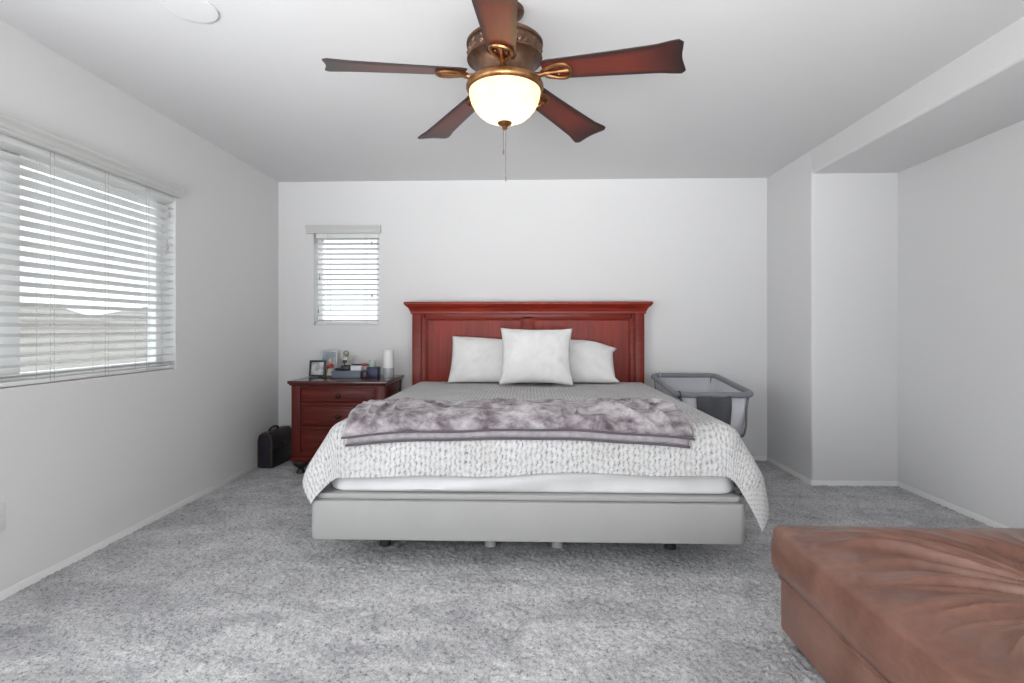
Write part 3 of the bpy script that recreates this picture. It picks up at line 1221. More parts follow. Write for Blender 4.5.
# the hanging right corner shows its smooth white reverse with a pale dotted weave
Es = np.hypot(np.maximum(0, np.abs(Sg) - HWX), np.maximum(0, -Tg))
rev = np.clip((Es - 0.335) / 0.015, 0, 1) * (Sg > HWX + 0.10) * (Tg < 0.02)
dots = 0.93 - 0.34 * ((np.sin(2 * PI * Sg / 0.030) * np.sin(2 * PI * Tg / 0.030)) > 0.45)
puff = puff * (1 - rev) + rev * dots
relief_q = puff * (1 - rev) + rev * 0.5
V2 = V + Nn * (relief_q * 0.0042)[..., None]
me = grid_mesh('quilt', V2.reshape(-1, 3), nS, nT)
at = me.attributes.new('puff', 'FLOAT', 'POINT')
at.data.foreach_set('value', puff.ravel().astype(np.float32))
q_o = finish('quilt', me, M_QUILT, None, 180, (BCX, 3.4, ZT))
sol = q_o.modifiers.new('Solidify', 'SOLIDIFY')
sol.thickness = 0.009
sol.offset = -1
tag(q_o, 'pale grey white textured quilt spread over the bed with hanging corners', 'quilt')
# check facing so the thickness grows towards the mattress
if me.polygons[(nS // 2) * (nT - 1) + nT // 2].normal.z < 0:
    me.flip_normals()


# ------------------------------------------------------------------ folded throw across the foot
def puff_sheet(na, nb, P, lower, upper):
    """closed cushion-like sheet: P(a,b)->(pos, normal); lower/upper(a,b) offsets along the normal"""
    bm = bmesh.new()
    T, B = {}, {}
    for i in range(na + 1):
        for j in range(nb + 1):
            a, b = i / na, j / nb
            p, n = P(a, b)
            brd = i in (0, na) or j in (0, nb)
            lo, hi = lower(a, b), upper(a, b)
            if brd:
                T[i, j] = B[i, j] = bm.verts.new(p + n * ((lo + hi) / 2))
            else:
                T[i, j] = bm.verts.new(p + n * hi)
                B[i, j] = bm.verts.new(p + n * lo)
    for i in range(na):
        for j in range(nb):
            bm.faces.new((T[i, j], T[i + 1, j], T[i + 1, j + 1], T[i, j + 1]))
            f = (B[i, j], B[i, j + 1], B[i + 1, j + 1], B[i + 1, j])
            bm.faces.new(f)
    return bm


def bed_path(e):
    """e: signed distance from the bend line, positive up the bed; returns (y, z, normal)"""
    if e >= 0:
        return TL + e, ZT + 0.008, Vector((0, 0, 1))
    th = min(-e / (RB + 0.008), PI / 2)
    rr = RB + 0.008
    y, z = TL - rr * math.sin(th), ZT - RB + rr * math.cos(th)
    ex = -e - rr * PI / 2
    if ex > 0:
        z -= ex
    return y, z, Vector((0, -math.sin(th), math.cos(th)))


def throw_P(x0b, x1b, x0f, x1f, eb, ef, wav):
    def P(a, b):
        e = ef + (eb - ef) * b + (wav * nz(a * 5, 3.3) + 0.020 - 0.034 * (2 * a - 1) ** 2) * (1 - b) + 0.02 * nz(a * 3, 8.1) * b
        x0 = x0f + (x0b - x0f) * b + 0.012 * nz(b * 5, 1.0)
        x1 = x1f + (x1b - x1f) * b + 0.018 * nz(b * 6, 7.0)
        y, z, n = bed_path(e)
        return Vector((x0 + (x1 - x0) * a, y, z)), n
    return P


def edge_round(a, b, wa, wb):
    d = min(a / wa, (1 - a) / wa, b / wb, (1 - b) / wb, 1.0)
    return math.sqrt(max(0.0, 1 - (1 - d) ** 2))


LO = 0.022


def wrinkle(a, b):
    """long soft folds, mostly at the right end and along the front"""
    x, y = a * 1.6, b * 0.58
    wx = x + 0.10 * nz(x * 3, y * 3, 2.0)
    wy = y + 0.10 * nz(x * 3, y * 3, 5.0)
    r1 = 1 - abs(nz(wx * 3.2, wy * 7.5, 1.0)) * 2.6
    r2 = 1 - abs(nz(wx * 6.5 + wy * 4, wy * 7 - wx * 3.5, 4.0)) * 2.6
    r1, r2 = max(0, r1) ** 2.2, max(0, r2) ** 2.2
    side = 0.28 + 0.72 * max(math.exp(-((a - 0.88) / 0.26) ** 2), 0.7 * math.exp(-((a - 0.12) / 0.12) ** 2), 0.55 * math.exp(-((a - 0.45) / 0.12) ** 2))
    return (0.022 * r1 + 0.032 * r2) * side * (0.4 + 0.6 * math.sin(PI * min(1, b + 0.12)) ** 0.6) + 0.007 * nz(x * 4, y * 5, 9.0)


throw = thing('throw_blanket', 'mauve grey mottled plush throw folded across the foot of the bed', 'throw blanket', (-0.05, 2.75, ZT))
bm = puff_sheet(120, 40, throw_P(-0.85, 0.70, -0.852, 0.735, 0.345, -0.150, 0.008),
                lambda a, b: 0.0, lambda a, b: LO * edge_round(a, b, 0.010, 0.03) + 0.0016 * math.sin(a * 420) * (1 if b < 0.15 else 0))
obj('lower_fold', bm, M_THROW_U, throw, 180, label='grey ribbed underside fold along the front edge')
bm = puff_sheet(230, 100, throw_P(-0.845, 0.69, -0.866, 0.752, 0.35, -0.120, 0.012),
                lambda a, b: LO * 0.9, lambda a, b: LO + (0.026 + wrinkle(a, b)) * edge_round(a, b, 0.02, 0.06))
obj('top_fold', bm, M_THROW, throw, 180)


def edge_line(Pf, off, a0=0.0, a1=1.0, n=80):
    pts = []
    for k in range(n + 1):
        p, nn = Pf(a0 + (a1 - a0) * k / n, 0.0)
        pts.append(p + nn * off)
    return pts


bm = tube(edge_line(throw_P(-0.845, 0.69, -0.866, 0.752, 0.35, -0.120, 0.012), LO + 0.006), 0.0055, 8)
add_tube(bm, edge_line(throw_P(-0.85, 0.70, -0.852, 0.735, 0.345, -0.150, 0.008), 0.008), 0.006, 8)
obj('binding', bm, M_THROW_B, throw, 180, label='dark bound front edges')


# ------------------------------------------------------------------ pillows
def pillow_bm(wd, ht, tk, seed, pinch=0.07, droop=0.0, ext=0.0, sag=0.0, slope=0.0):
    bm = bmesh.new()
    N, M_ = 44, 36
    T, B = {}, {}
    for i in range(N + 1):
        for j in range(M_ + 1):
            u, v = -1 + 2 * i / N, -1 + 2 * j / M_
            x = u * wd / 2 * (1 - pinch * (1 - v * v) ** 1.0 * abs(u) ** 3)
            y = v * ht / 2 * (1 - pinch * (1 - u * u) * abs(v) ** 3)
            y -= slope * u * (v + 1) / 2
            y -= droop * max(0.0, u - 0.1) ** 2 * (v + 1) / 2
            x += ext * max(0.0, abs(v) - 0.72) / 0.28 * max(0.0, u - 0.75) / 0.25
            prof_ = (max(0, 1 - abs(u) ** 2.6) * max(0, 1 - abs(v) ** 2.6)) ** 0.55
            wr = 0.010 * nz(u * 2.3 + seed, v * 2.3, seed) + 0.006 * (1 - abs(nz(u * 4 + seed, v * 2.5 - u * 2, 3 + seed)) * 2)
            # tension creases running in from the corners
            cr = 0.006 * math.sin(9 * math.atan2(abs(v) - 1.2, abs(u) - 1.2) * 2 + seed) * (abs(u * v)) ** 0.8
            h = tk / 2 * prof_ * (1 - 0.25 * v * sag)
            brd = i in (0, N) or j in (0, M_)
            if brd:
                T[i, j] = B[i, j] = bm.verts.new((x, y, 0.002 * nz(u * 4, v * 4, seed)))
            else:
                k = min(1.0, prof_ * 1.6)
                T[i, j] = bm.verts.new((x, y, h + (wr + cr) * k + 0.0015))
                B[i, j] = bm.verts.new((x, y, -h - wr * k * 0.5 - 0.0015))
    for i in range(N):
        for j in range(M_):
            bm.faces.new((T[i, j], T[i + 1, j], T[i + 1, j + 1], T[i, j + 1]))
            bm.faces.new((B[i, j], B[i, j + 1], B[i + 1, j + 1], B[i + 1, j]))
    return bm


def pillow(label, wd, ht, tk, seed, cx, yb, zb, lean, roll=0.0, yaw=0.0, **k):
    bm = pillow_bm(wd, ht, tk, seed, **k)
    # local: x across, y up the pillow, z towards the room
    rot = Matrix.Rotation(yaw, 4, 'Z') @ Matrix.Rotation(PI / 2 - lean, 4, 'X') @ Matrix.Rotation(roll, 4, 'Z')
    bm.transform(rot)
    zmin = min(v.co.z for v in bm.verts)
    bm.transform(Matrix.Translation((cx, yb, zb - zmin)))
    o = obj('pillow', bm, M_PILLOW, None, 180, (cx, yb, zb))
    return tag(o, label, 'pillow')


pillow('left of the two white sleeping pillows leaning on the headboard', 0.66, 0.425, 0.16, 1.3, -0.318, 4.345, ZT + 0.012, math.radians(34), 0.0, 0.0, pinch=0.05, slope=0.025)
pillow('right of the two white sleeping pillows leaning on the headboard', 0.64, 0.405, 0.17, 5.1, 0.378, 4.345, ZT + 0.012, math.radians(35), 0.0, 0.0, pinch=0.03, droop=0.10, ext=0.035)
pillow('square white throw pillow propped in the centre, in front of the other two', 0.575, 0.478, 0.17, 8.7, 0.060, 4.13, ZT + 0.012, math.radians(24), -0.01, 0.0, pinch=0.10)

# ================================================================== NIGHTSTAND
NX0, NX1, NY0, NY1 = -1.842, -1.118, 4.075, 4.615
ZN = 0.730
ns = thing('nightstand', 'dark cherry three drawer nightstand with round bun feet', 'nightstand', (-1.48, 4.34, 0))
bm = bmesh.new()
add_box(bm, NX0, NX0 + 0.062, NY0, NY1, 0.118, 0.695, 0.003)
add_box(bm, NX1 - 0.072, NX1, NY0, NY1, 0.118, 0.695, 0.003)
add_box(bm, NX0 + 0.05, NX1 - 0.05, NY0 + 0.02, NY1, 0.125, 0.69)
for z0, z1 in ((0.674, 0.695), (0.532, 0.556), (0.343, 0.372), (0.118, 0.180)):
    add_box(bm, NX0 + 0.06, NX1 - 0.06, NY0 + 0.003, NY0 + 0.05, z0, z1, 0.002)
# framed side panel
for x in (NX1, NX0 - 0.006):
    add_box(bm, x, x + 0.006, NY0, NY0 + 0.07, 0.118, 0.69, 0.002)
    add_box(bm, x, x + 0.006, NY1 - 0.07, NY1, 0.118, 0.69, 0.002)
    add_box(bm, x, x + 0.006, NY0 + 0.07, NY1 - 0.07, 0.62, 0.69, 0.002)
    add_box(bm, x, x + 0.006, NY0 + 0.07, NY1 - 0.07, 0.118, 0.20, 0.002)
add_box(bm, NX0 - 0.012, NX1 + 0.012, NY0 - 0.012, NY1, 0.100, 0.130, 0.006)
obj('carcass', bm, M_NS_V, ns)
bm = bmesh.new()
topr = [(0.0, 0.690), (0.010, 0.693), (0.016, 0.700), (0.018, 0.706), (0.024, 0.709), (0.027, 0.714), (0.027, 0.724), (0.024, ZN)]
rings = []
for d, z in topr:
    rings.append([bm.verts.new(p) for p in ((NX0 - d, NY1 + 0.015, z), (NX0 - d, NY0 - d, z), (NX1 + d, NY0 - d, z), (NX1 + d, NY1 + 0.015, z))])
for A, B in zip(rings[:-1], rings[1:]):
    for i in range(4):
        j = (i + 1) % 4
        bm.faces.new((A[i], A[j], B[j], B[i]))
bm.faces.new(rings[-1])
bm.faces.new(list(reversed(rings[0])))
obj('top', bm, M_NS_TOP, ns, 30)
for z0, z1 in ((0.558, 0.672), (0.374, 0.530), (0.182, 0.341)):
    bm = bmesh.new()
    add_box(bm, NX0 + 0.066, NX1 - 0.076, NY0 + 0.004, NY0 + 0.30, z0, z1, 0.002)
    add_box(bm, NX0 + 0.078, NX1 - 0.088, NY0 - 0.004, NY0 + 0.02, z0 + 0.012, z1 - 0.012, 0.005, 3)
    d = obj('drawer', bm, M_NS_H, ns)
    kx, kz = -1.478, (z0 + z1) / 2
    bm = lathe([(0, 0.0), (0.010, 0.0), (0.007, 0.006), (0.007, 0.012), (0.016, 0.017), (0.0175, 0.022), (0.014, 0.028), (0.006, 0.031), (0, 0.0315)], 0, 0, 24)
    bm.transform(Matrix.Translation((kx, NY0 - 0.003, kz)) @ Matrix.Rotation(PI / 2, 4, 'X'))
    obj('knob', bm, M_KNOB, d)
for x in (NX0 + 0.050, NX1 - 0.050):
    for y in (NY0 + 0.045, NY1 - 0.05):
        bm = lathe([(0, 0.102), (0.052, 0.102), (0.060, 0.094), (0.062, 0.084), (0.056, 0.070), (0.042, 0.056), (0.026, 0.046), (0.020, 0.036), (0.024, 0.026), (0.036, 0.014), (0.038, 0.006), (0.034, 0.0), (0, 0.0)], x, y, 32)
        obj('bun_foot', bm, M_FOOT, ns)

# ------------------------------------------------------------------ things on the nightstand
ZI = ZN + 0.0005
M_FRAME_B = simple('frame_black', (0.018, 0.019, 0.022), 0.3)


def m_photo(name, a, b_, c_, sc_=14):
    m, nt, b = new_mat(name)
    n = tex_noise(nt, coords(nt), sc_, 3)
    nt.links.new(ramp(nt, n, [(0.35, a), (0.5, b_), (0.65, c_)]), b.inputs['Base Color'])
    b.inputs['Roughness'].default_value = 0.25
    return m


def picture_frame(label, x0, x1, y, ht, wd, mframe, mpic, lean):
    cx = (x0 + x1) / 2
    t = thing('picture_frame', label, 'picture frame', (cx, y, ZI))
    rot = Matrix.Rotation(-lean, 4, 'X')
    bm = bmesh.new()
    hw = (x1 - x0) / 2
    add_box(bm, -hw, -hw + wd, -0.008, 0.008, 0, ht, 0.002)
    add_box(bm, hw - wd, hw, -0.008, 0.008, 0, ht, 0.002)
    add_box(bm, -hw + wd, hw - wd, -0.008, 0.008, 0, wd, 0.002)
    add_box(bm, -hw + wd, hw - wd, -0.008, 0.008, ht - wd, ht, 0.002)
    T = Matrix.Translation((cx, y, ZI + 0.003)) @ rot
    bm.transform(T)
    obj('frame', bm, mframe, t)
    bm = box(-hw + wd * 0.6, hw - wd * 0.6, -0.002, 0.006, wd * 0.6, ht - wd * 0.6)
    bm.transform(T)
    obj('photo', bm, mpic, t)
    bm = bmesh.new()
    add_box(bm, -0.018, 0.018, 0.008, 0.012, 0.0, ht * 0.7, 0.001)
    bm.transform(Matrix.Translation((cx, y + 0.055 + 0.02, ZI)) @ Matrix.Rotation(0.30, 4, 'X'))
    obj('easel_back', bm, M_FRAME_B, t)


picture_frame('small black picture frame at left end of the nightstand top', -1.833, -1.695, 4.37, 0.138, 0.017, M_FRAME_B,
              m_photo('photo_grey', (0.30, 0.30, 0.32), (0.50, 0.50, 0.52), (0.68, 0.68, 0.70), 22), 0.16)
picture_frame('taller pale silver picture frame standing behind the small black frame', -1.79, -1.645, 4.50, 0.215, 0.014, simple('frame_silver', (0.55, 0.56, 0.57), 0.3, 0.3),
              m_photo('photo_blue', (0.22, 0.28, 0.33), (0.38, 0.42, 0.45), (0.60, 0.60, 0.60), 9), 0.12)

# cream and red figurine
fx, fy = -1.648, 4.36
t = thing('figurine', 'small cream and red figurine beside the black picture frame', 'figurine', (fx, fy, ZI))
M_CREAM = simple('figurine_cream', (0.58, 0.50, 0.40), 0.4)
M_RED = simple('figurine_red', (0.30, 0.06, 0.06), 0.4)
M_SKIN = simple('figurine_pink', (0.60, 0.40, 0.35), 0.45)
obj('base', lathe([(0, ZI), (0.033, ZI), (0.034, ZI + 0.012), (0.030, ZI + 0.018), (0, ZI + 0.018)], fx, fy, 24), simple('figurine_base', (0.06, 0.045, 0.04), 0.4), t)
bm = lathe([(0, ZI + 0.017), (0.030, ZI + 0.018), (0.028, ZI + 0.040), (0.020, ZI + 0.062), (0.017, ZI + 0.075), (0, ZI + 0.078)], fx + 0.002, fy, 28, lambda a, z: 0.0025 * math.sin(7 * a))
obj('skirt', bm, M_CREAM, t, label='cream skirt')
bm = lathe([(0, ZI + 0.074), (0.015, ZI + 0.075), (0.021, ZI + 0.090), (0.022, ZI + 0.104), (0.014, ZI + 0.114), (0, ZI + 0.117)], fx, fy, 24)
add_tube(bm, [(fx - 0.020, fy, ZI + 0.105), (fx - 0.030, fy - 0.012, ZI + 0.085), (fx - 0.012, fy - 0.026, ZI + 0.078)], [0.009, 0.008, 0.006], 8)
add_tube(bm, [(fx + 0.020, fy, ZI + 0.105), (fx + 0.030, fy - 0.010, ZI + 0.086), (fx + 0.010, fy - 0.026, ZI + 0.080)], [0.009, 0.008, 0.006], 8)
obj('bodice', bm, M_RED, t, label='dark red upper body with bent arms')
bm = bmesh.new()
add_ball(bm, (fx, fy, ZI + 0.130), 0.015, 0.015, 0.017)
obj('head', bm, M_SKIN, t)
bm = bmesh.new()
add_ball(bm, (fx, fy + 0.003, ZI + 0.138), 0.017, 0.016, 0.014)
add_ball(bm, (fx + 0.004, fy + 0.004, ZI + 0.151), 0.009)
obj('hair', bm, M_CREAM, t)

# winged figurine standing behind the tray
ax, ay = -1.574, 4.52
t = thing('figurine', 'slender white winged figurine behind the slate blue box', 'figurine', (ax, ay, ZI))
M_WH = simple('figurine_white', (0.70, 0.69, 0.66), 0.45)
obj('robe', lathe([(0, ZI), (0.032, ZI), (0.030, ZI + 0.03), (0.020, ZI + 0.09), (0.015, ZI + 0.125), (0.020, ZI + 0.145), (0.012, ZI + 0.160), (0, ZI + 0.164)], ax, ay, 24, lambda a, z: 0.0018 * math.sin(6 * a)), M_WH, t)
bm = bmesh.new()
add_ball(bm, (ax, ay, ZI + 0.185), 0.015, 0.015, 0.018)
obj('head', bm, simple('figurine_tan', (0.42, 0.33, 0.26), 0.5), t)
bm = bmesh.new()
add_tube(bm, [(ax + 0.022 * math.cos(k * PI / 10), ay + 0.008, ZI + 0.189 + 0.022 * math.sin(k * PI / 10)) for k in range(20)], 0.0035, 6, closed=True)
obj('halo', bm, simple('halo_dark', (0.10, 0.085, 0.07), 0.4, 0.6), t, label='dark wire halo')
for sg in (-1, 1):
    bm = bmesh.new()
    pts = [(0.008, 0.150), (0.030, 0.172), (0.052, 0.180), (0.060, 0.172), (0.050, 0.150), (0.040, 0.130), (0.022, 0.112), (0.010, 0.118)]
    add_prism(bm, [(ax + sg * p[0], ZI + p[1]) for p in pts], 'y', ay + 0.013, ay + 0.017)
    obj('wing', bm, simple('wing_wire', (0.50, 0.48, 0.45), 0.4, 0.2), t)

# slate box and what lies on it
t = thing('storage_box', 'flat slate blue box in the middle of the nightstand top', 'box', (-1.495, 4.37, ZI))
M_SLATE = simple('slate_blue', (0.125, 0.15, 0.195), 0.45)
obj('body', box(-1.614, -1.376, 4.29, 4.45, ZI, ZI + 0.046, 0.003), M_SLATE, t)
obj('lid', box(-1.617, -1.373, 4.287, 4.453, ZI + 0.040, ZI + 0.058, 0.003), M_SLATE, t)
ZB = ZI + 0.0585
t = thing('black_gadget', 'small black gadget with an upright knob lying on the slate blue box', 'gadget', (-1.535, 4.36, ZB))
bm = bmesh.new()
add_box(bm, -1.598, -1.545, 4.325, 4.385, ZB, ZB + 0.020, 0.007, 3)
add_box(bm, -1.552, -1.475, 4.322, 4.392, ZB, ZB + 0.044, 0.010, 3)
obj('body', bm, M_BLACK, t)
bm = bmesh.new()
add_tube(bm, [(-1.527, 4.36, ZB + 0.040), (-1.528, 4.36, ZB + 0.062)], 0.006, 10)
add_box(bm, -1.545, -1.511, 4.350, 4.372, ZB + 0.060, ZB + 0.086, 0.005, 2)
obj('knob', bm, M_BLACK, t)
wb = obj('small_box', box(-1.470, -1.380, 4.33, 4.40, ZB, ZB + 0.040, 0.003), simple('card_white', (0.66, 0.67, 0.68), 0.5), None, 40, (-1.425, 4.365, ZB))
tag(wb, 'small white carton lying on the slate blue box under the pen', 'box')
t = thing('pen', 'long dark pen with a red end lying across the small white carton', 'pen', (-1.40, 4.365, ZB + 0.0405))
zp = ZB + 0.0405 + 0.0065
obj('barrel', tube([(-1.470, 4.365, zp), (-1.466, 4.365, zp), (-1.38, 4.365, zp)], [0.003, 0.0062, 0.0065], 12), M_BLACK, t)
obj('red_band', tube([(-1.38, 4.365, zp), (-1.378, 4.365, zp), (-1.342, 4.365, zp), (-1.340, 4.365, zp)], [0.0066, 0.0115, 0.0115, 0.0066], 12), simple('red_plastic', (0.50, 0.035, 0.035), 0.4), t, label='bright red collar')
obj('tip', tube([(-1.341, 4.365, zp), (-1.325, 4.365, zp), (-1.318, 4.365, zp)], [0.006, 0.0055, 0.002], 12), M_BLACK, t)
db = obj('small_box', box(-1.369, -1.331, 4.31, 4.39, ZI, ZI + 0.054, 0.003), simple('box_maroon', (0.035, 0.018, 0.024), 0.4), None, 40, (-1.35, 4.35, ZI))
tag(db, 'narrow dark maroon box between the slate blue box and the navy box', 'box')
t = thing('gift_box', 'navy blue upright box left of the tall white cylinder', 'box', (-1.283, 4.355, ZI))
M_NAVY = simple('navy_card', (0.016, 0.020, 0.062), 0.4)
obj('body', box(-1.327, -1.240, 4.31, 4.40, ZI, ZI + 0.080, 0.003), M_NAVY, t)
obj('lid', box(-1.329, -1.238, 4.308, 4.402, ZI + 0.072, ZI + 0.089, 0.003), M_NAVY, t)
t = thing('jar', 'small pale green jar standing on the navy box', 'jar', (-1.293, 4.355, ZI + 0.0895))
zj = ZI + 0.0895
obj('body', lathe([(0, zj), (0.024, zj), (0.027, zj + 0.004), (0.027, zj + 0.034), (0.024, zj + 0.038), (0, zj + 0.038)], -1.293, 4.355, 28), simple('jar_pale_green', (0.42, 0.50, 0.44), 0.35), t)
obj('lid', lathe([(0, zj + 0.037), (0.027, zj + 0.037), (0.028, zj + 0.052), (0.025, zj + 0.055), (0, zj + 0.055)], -1.293, 4.355, 28), simple('jar_lid', (0.52, 0.56, 0.52), 0.4), t)
cx, cy = -1.166, 4.38
t = thing('pillar_candle', 'tall white cylinder in a clear holder at right end of the nightstand top', 'candle', (cx, cy, ZI))
obj('holder', lathe([(0, ZI), (0.044, ZI), (0.046, ZI + 0.004), (0.046, ZI + 0.078), (0.043, ZI + 0.080), (0.041, ZI + 0.078), (0.041, ZI + 0.010), (0, ZI + 0.010)], cx, cy, 40), simple('holder_glass', (0.50, 0.51, 0.54), 0.12, 0.25), t, label='clear grey glass lower part')
obj('cylinder', lathe([(0, ZI + 0.010), (0.040, ZI + 0.010), (0.0435, ZI + 0.082), (0.0435, ZI + 0.222), (0.040, ZI + 0.228), (0, ZI + 0.226)], cx, cy, 40), simple('candle_white', (0.74, 0.74, 0.74), 0.45), t)

# ================================================================== BRIEFCASE
bag = thing('briefcase', 'black leather briefcase standing on the carpet between left wall and nightstand', 'briefcase', (-2.13, 4.41, 0))
ROTB = Matrix.Translation((-2.13, 4.41, 0)) @ Matrix.Rotation(math.radians(-4), 4, 'Z')
BW, BL, BHT = 0.062, 0.165, 0.285


def bagobj(name, bm, m_, label=None, par=None):
    bm.transform(ROTB)
    return obj(name, bm, m_, par or bag, 40, None, label)


bm = bmesh.new()
poly = [(-BW, 0.0), (BW, 0.0), (BW, 0.22), (BW * 0.80, 0.262), (BW * 0.45, BHT), (-BW * 0.45, BHT), (-BW * 0.80, 0.27), (-BW, 0.23)]
add_prism(bm, poly, 'y', -BL, BL)
bmesh.ops.bevel(bm, geom=list(bm.edges), offset=0.008, segments=3, profile=0.5, affect='EDGES')
bagobj('body', bm, M_BAG)
bm = bmesh.new()
fp = [(-BW * 0.5, BHT + 0.001), (BW * 0.45, BHT + 0.002), (BW * 0.84, 0.264), (BW + 0.003, 0.222), (BW + 0.005, 0.165), (BW + 0.001, 0.160), (BW + 0.001, 0.155), (BW - 0.008, 0.155), (BW - 0.008, 0.215), (BW * 0.7, 0.255), (BW * 0.4, BHT - 0.008), (-BW * 0.5, BHT - 0.008)]
add_prism(bm, fp, 'y', -BL + 0.004, BL - 0.004)
bagobj('flap', bm, M_BAG_FLAP, 'maroon black front flap')
bm = bmesh.new()
add_tube(bm, [(BW - 0.004, -BL - 0.001, 0.01), (BW - 0.004, -BL - 0.001, 0.215), (BW * 0.76, -BL - 0.001, 0.262), (BW * 0.4, -BL - 0.001, BHT - 0.006), (-BW * 0.4, -BL - 0.001, BHT - 0.006), (-BW * 0.78, -BL - 0.001, 0.262), (-BW + 0.004, -BL - 0.001, 0.22), (-BW + 0.004, -BL - 0.001, 0.01)], 0.006, 8)
bagobj('edge_piping', bm, M_BAG_TRIM, 'brown black piped end seam')
bm = bmesh.new()
add_box(bm, -BW * 0.45, BW * 0.30, -BL - 0.006, -BL + 0.004, 0.03, 0.235, 0.004, 2)
bagobj('end_gusset', bm, simple('gusset_blue_black', (0.012, 0.012, 0.022), 0.5))
bm = bmesh.new()
hp = []
for k in range(15):
    a = PI * k / 14
    hp.append((0.0, -0.035 - 0.070 * math.cos(a), BHT - 0.004 + 0.036 * math.sin(a) ** 0.7))
add_tube(bm, hp, [0.006] + [0.009] * 13 + [0.006], 10)
bagobj('handle', bm, M_BAG_FLAP)
bm = bmesh.new()
add_box(bm, BW + 0.003, BW + 0.010, -0.02, 0.02, 0.16, 0.19, 0.003)
bagobj('clasp', bm, M_BLACK)

# ================================================================== BASSINET
CX0, CX1, CY0, CY1 = 1.014, 1.585, 3.70, 4.52
crib = thing('bassinet', 'slate grey bedside bassinet with white mesh sides right of the bed', 'bassinet', (1.29, 4.1, 0))


def crz(y):
    return 0.674 + (y - CY0) / (CY1 - CY0) * 0.070


rail2d = rounded_rect(CX0 + 0.022, CX1 - 0.022, CY0 + 0.022, CY1 - 0.022, 0.075, 8)
obj('top_rail', tube([(p[0], p[1], crz(p[1])) for p in rail2d], 0.021, 12, closed=True), M_CRIB, crib, 180)
rr2 = rounded_rect(CX0 + 0.030, CX1 - 0.030, CY0 + 0.030, CY1 - 0.030, 0.07, 8)
rr3 = rounded_rect(CX0 + 0.060, CX1 - 0.075, CY0 + 0.045, CY1 - 0.060, 0.07, 8)
bm = bmesh.new()
A = [bm.verts.new((p[0], p[1], crz(p[1]) - 0.012)) for p in rr2]
B = [bm.verts.new((p[0], p[1], 0.388)) for p in rr3]
N = len(A)
for i in range(N):
    j = (i + 1) % N
    bm.faces.new((A[i], A[j], B[j], B[i]))
o = obj('mesh_sides', bm, M_MESH, crib, 180)
o.modifiers.new('Solidify', 'SOLIDIFY').thickness = 0.003
bm = bmesh.new()
ri = rounded_rect(CX0 + 0.068, CX1 - 0.078, CY0 + 0.068, CY1 - 0.068, 0.08, 8)
for z0_, z1_ in ((0.383, 0.44),):
    Ar = [bm.verts.new((p[0], p[1], z0_)) for p in ri]
    Br = [bm.verts.new((p[0], p[1], z1_)) for p in ri]
    for i in range(N):
        j = (i + 1) % N
        bm.faces.new((Ar[i], Ar[j], Br[j], Br[i]))
    bm.faces.new(Ar)
    bm.faces.new(Br)
bmesh.ops.bevel(bm, geom=[e for e in bm.edges if all(abs(v.co.z - 0.44) < 1e-5 for v in e.verts)], offset=0.015, segments=3, affect='EDGES')
obj('mattress_pad', bm, M_CRIB_M, crib, 40)
# lower hoop and corner tubes
hoop = rounded_rect(CX0 + 0.055, CX1 - 0.070, CY0 + 0.040, CY1 - 0.055, 0.07, 8)
bm = tube([(p[0], p[1], 0.382) for p in hoop], 0.009, 8, closed=True)
obj('lower_hoop', bm, M_CRIB_T, crib, 180)
for x, xb, y, yb in ((CX0 + 0.05, CX0 + 0.075, CY0 + 0.04, CY0 + 0.055), (CX1 - 0.055, CX1 - 0.090, CY0 + 0.035, CY0 + 0.055), (CX0 + 0.04, CX0 + 0.07, CY1 - 0.06, CY1 - 0.085), (CX1 - 0.06, CX1 - 0.09, CY1 - 0.04, CY1 - 0.075)):
    bm = tube([(x, y, crz(y) - 0.01), (x + (xb - x) * 0.35, y + (yb - y) * 0.3, 0.58), (x + (xb - x) * 0.45, y + (yb - y) * 0.4, 0.45), (x + (xb - x) * 0.7, y + (yb - y) * 0.7, 0.40), (xb, yb, 0.383)], 0.008, 8)
    obj('corner_tube', bm, M_CRIB_T, crib, 180)
# fabric end panels that cover the height adjusters
for yy, sg in ((CY0 + 0.020, -1),):
    bm = bmesh.new()
    n_ = 14
    T_, B_ = [], []
    for i in range(n_ + 1):
        a = i / n_
        x = 1.165 + a * 0.235
        fold = 0.006 * math.sin(a * 9) + (0.012 if 0.18 < a < 0.5 else 0) * math.sin((a - 0.18) / 0.32 * PI)
        T_.append((x, yy + sg * (0.006 + fold), crz(yy) - 0.005))
        B_.append((x + 0.004, yy - sg * 0.020 + sg * fold * 0.5, 0.37))
    rows = []
    for k in range(9):
        q = k / 8
        rows.append([bm.verts.new(tuple(T_[i][c] + (B_[i][c] - T_[i][c]) * q + (sg * 0.010 * math.sin(q * 5 + i * 0.5) if c == 1 else 0) for c in range(3))) for i in range(n_ + 1)])
    for k in range(8):
        for i in range(n_):
            bm.faces.new((rows[k][i], rows[k][i + 1], rows[k + 1][i + 1], rows[k + 1][i]))
    o = obj('end_panel', bm, M_CRIB_D, crib, 180, label='dark grey fabric panel')
    o.modifiers.new('Solidify', 'SOLIDIFY').thickness = 0.006
for y in (CY0 - 0.045, CY1 - 0.060):
    obj('post', tube([(1.285, y, 0.03), (1.285, y, 0.30), (1.285, y + (0.12 if y < 4 else -0.02), 0.385)], 0.016, 12), M_CRIB_T, crib)
    obj('foot_bar', tube([(1.06, y, 0.02), (1.09, y, 0.021), (1.555, y, 0.021), (1.57, y, 0.021)], [0.016, 0.018, 0.018, 0.018], 12), M_CRIB_T, crib)
    obj('foot_cap', tube([(1.568, y, 0.022), (1.572, y, 0.022), (1.600, y, 0.022), (1.605, y, 0.022)], [0.018, 0.022, 0.022, 0.016], 12), M_BLACK, crib)
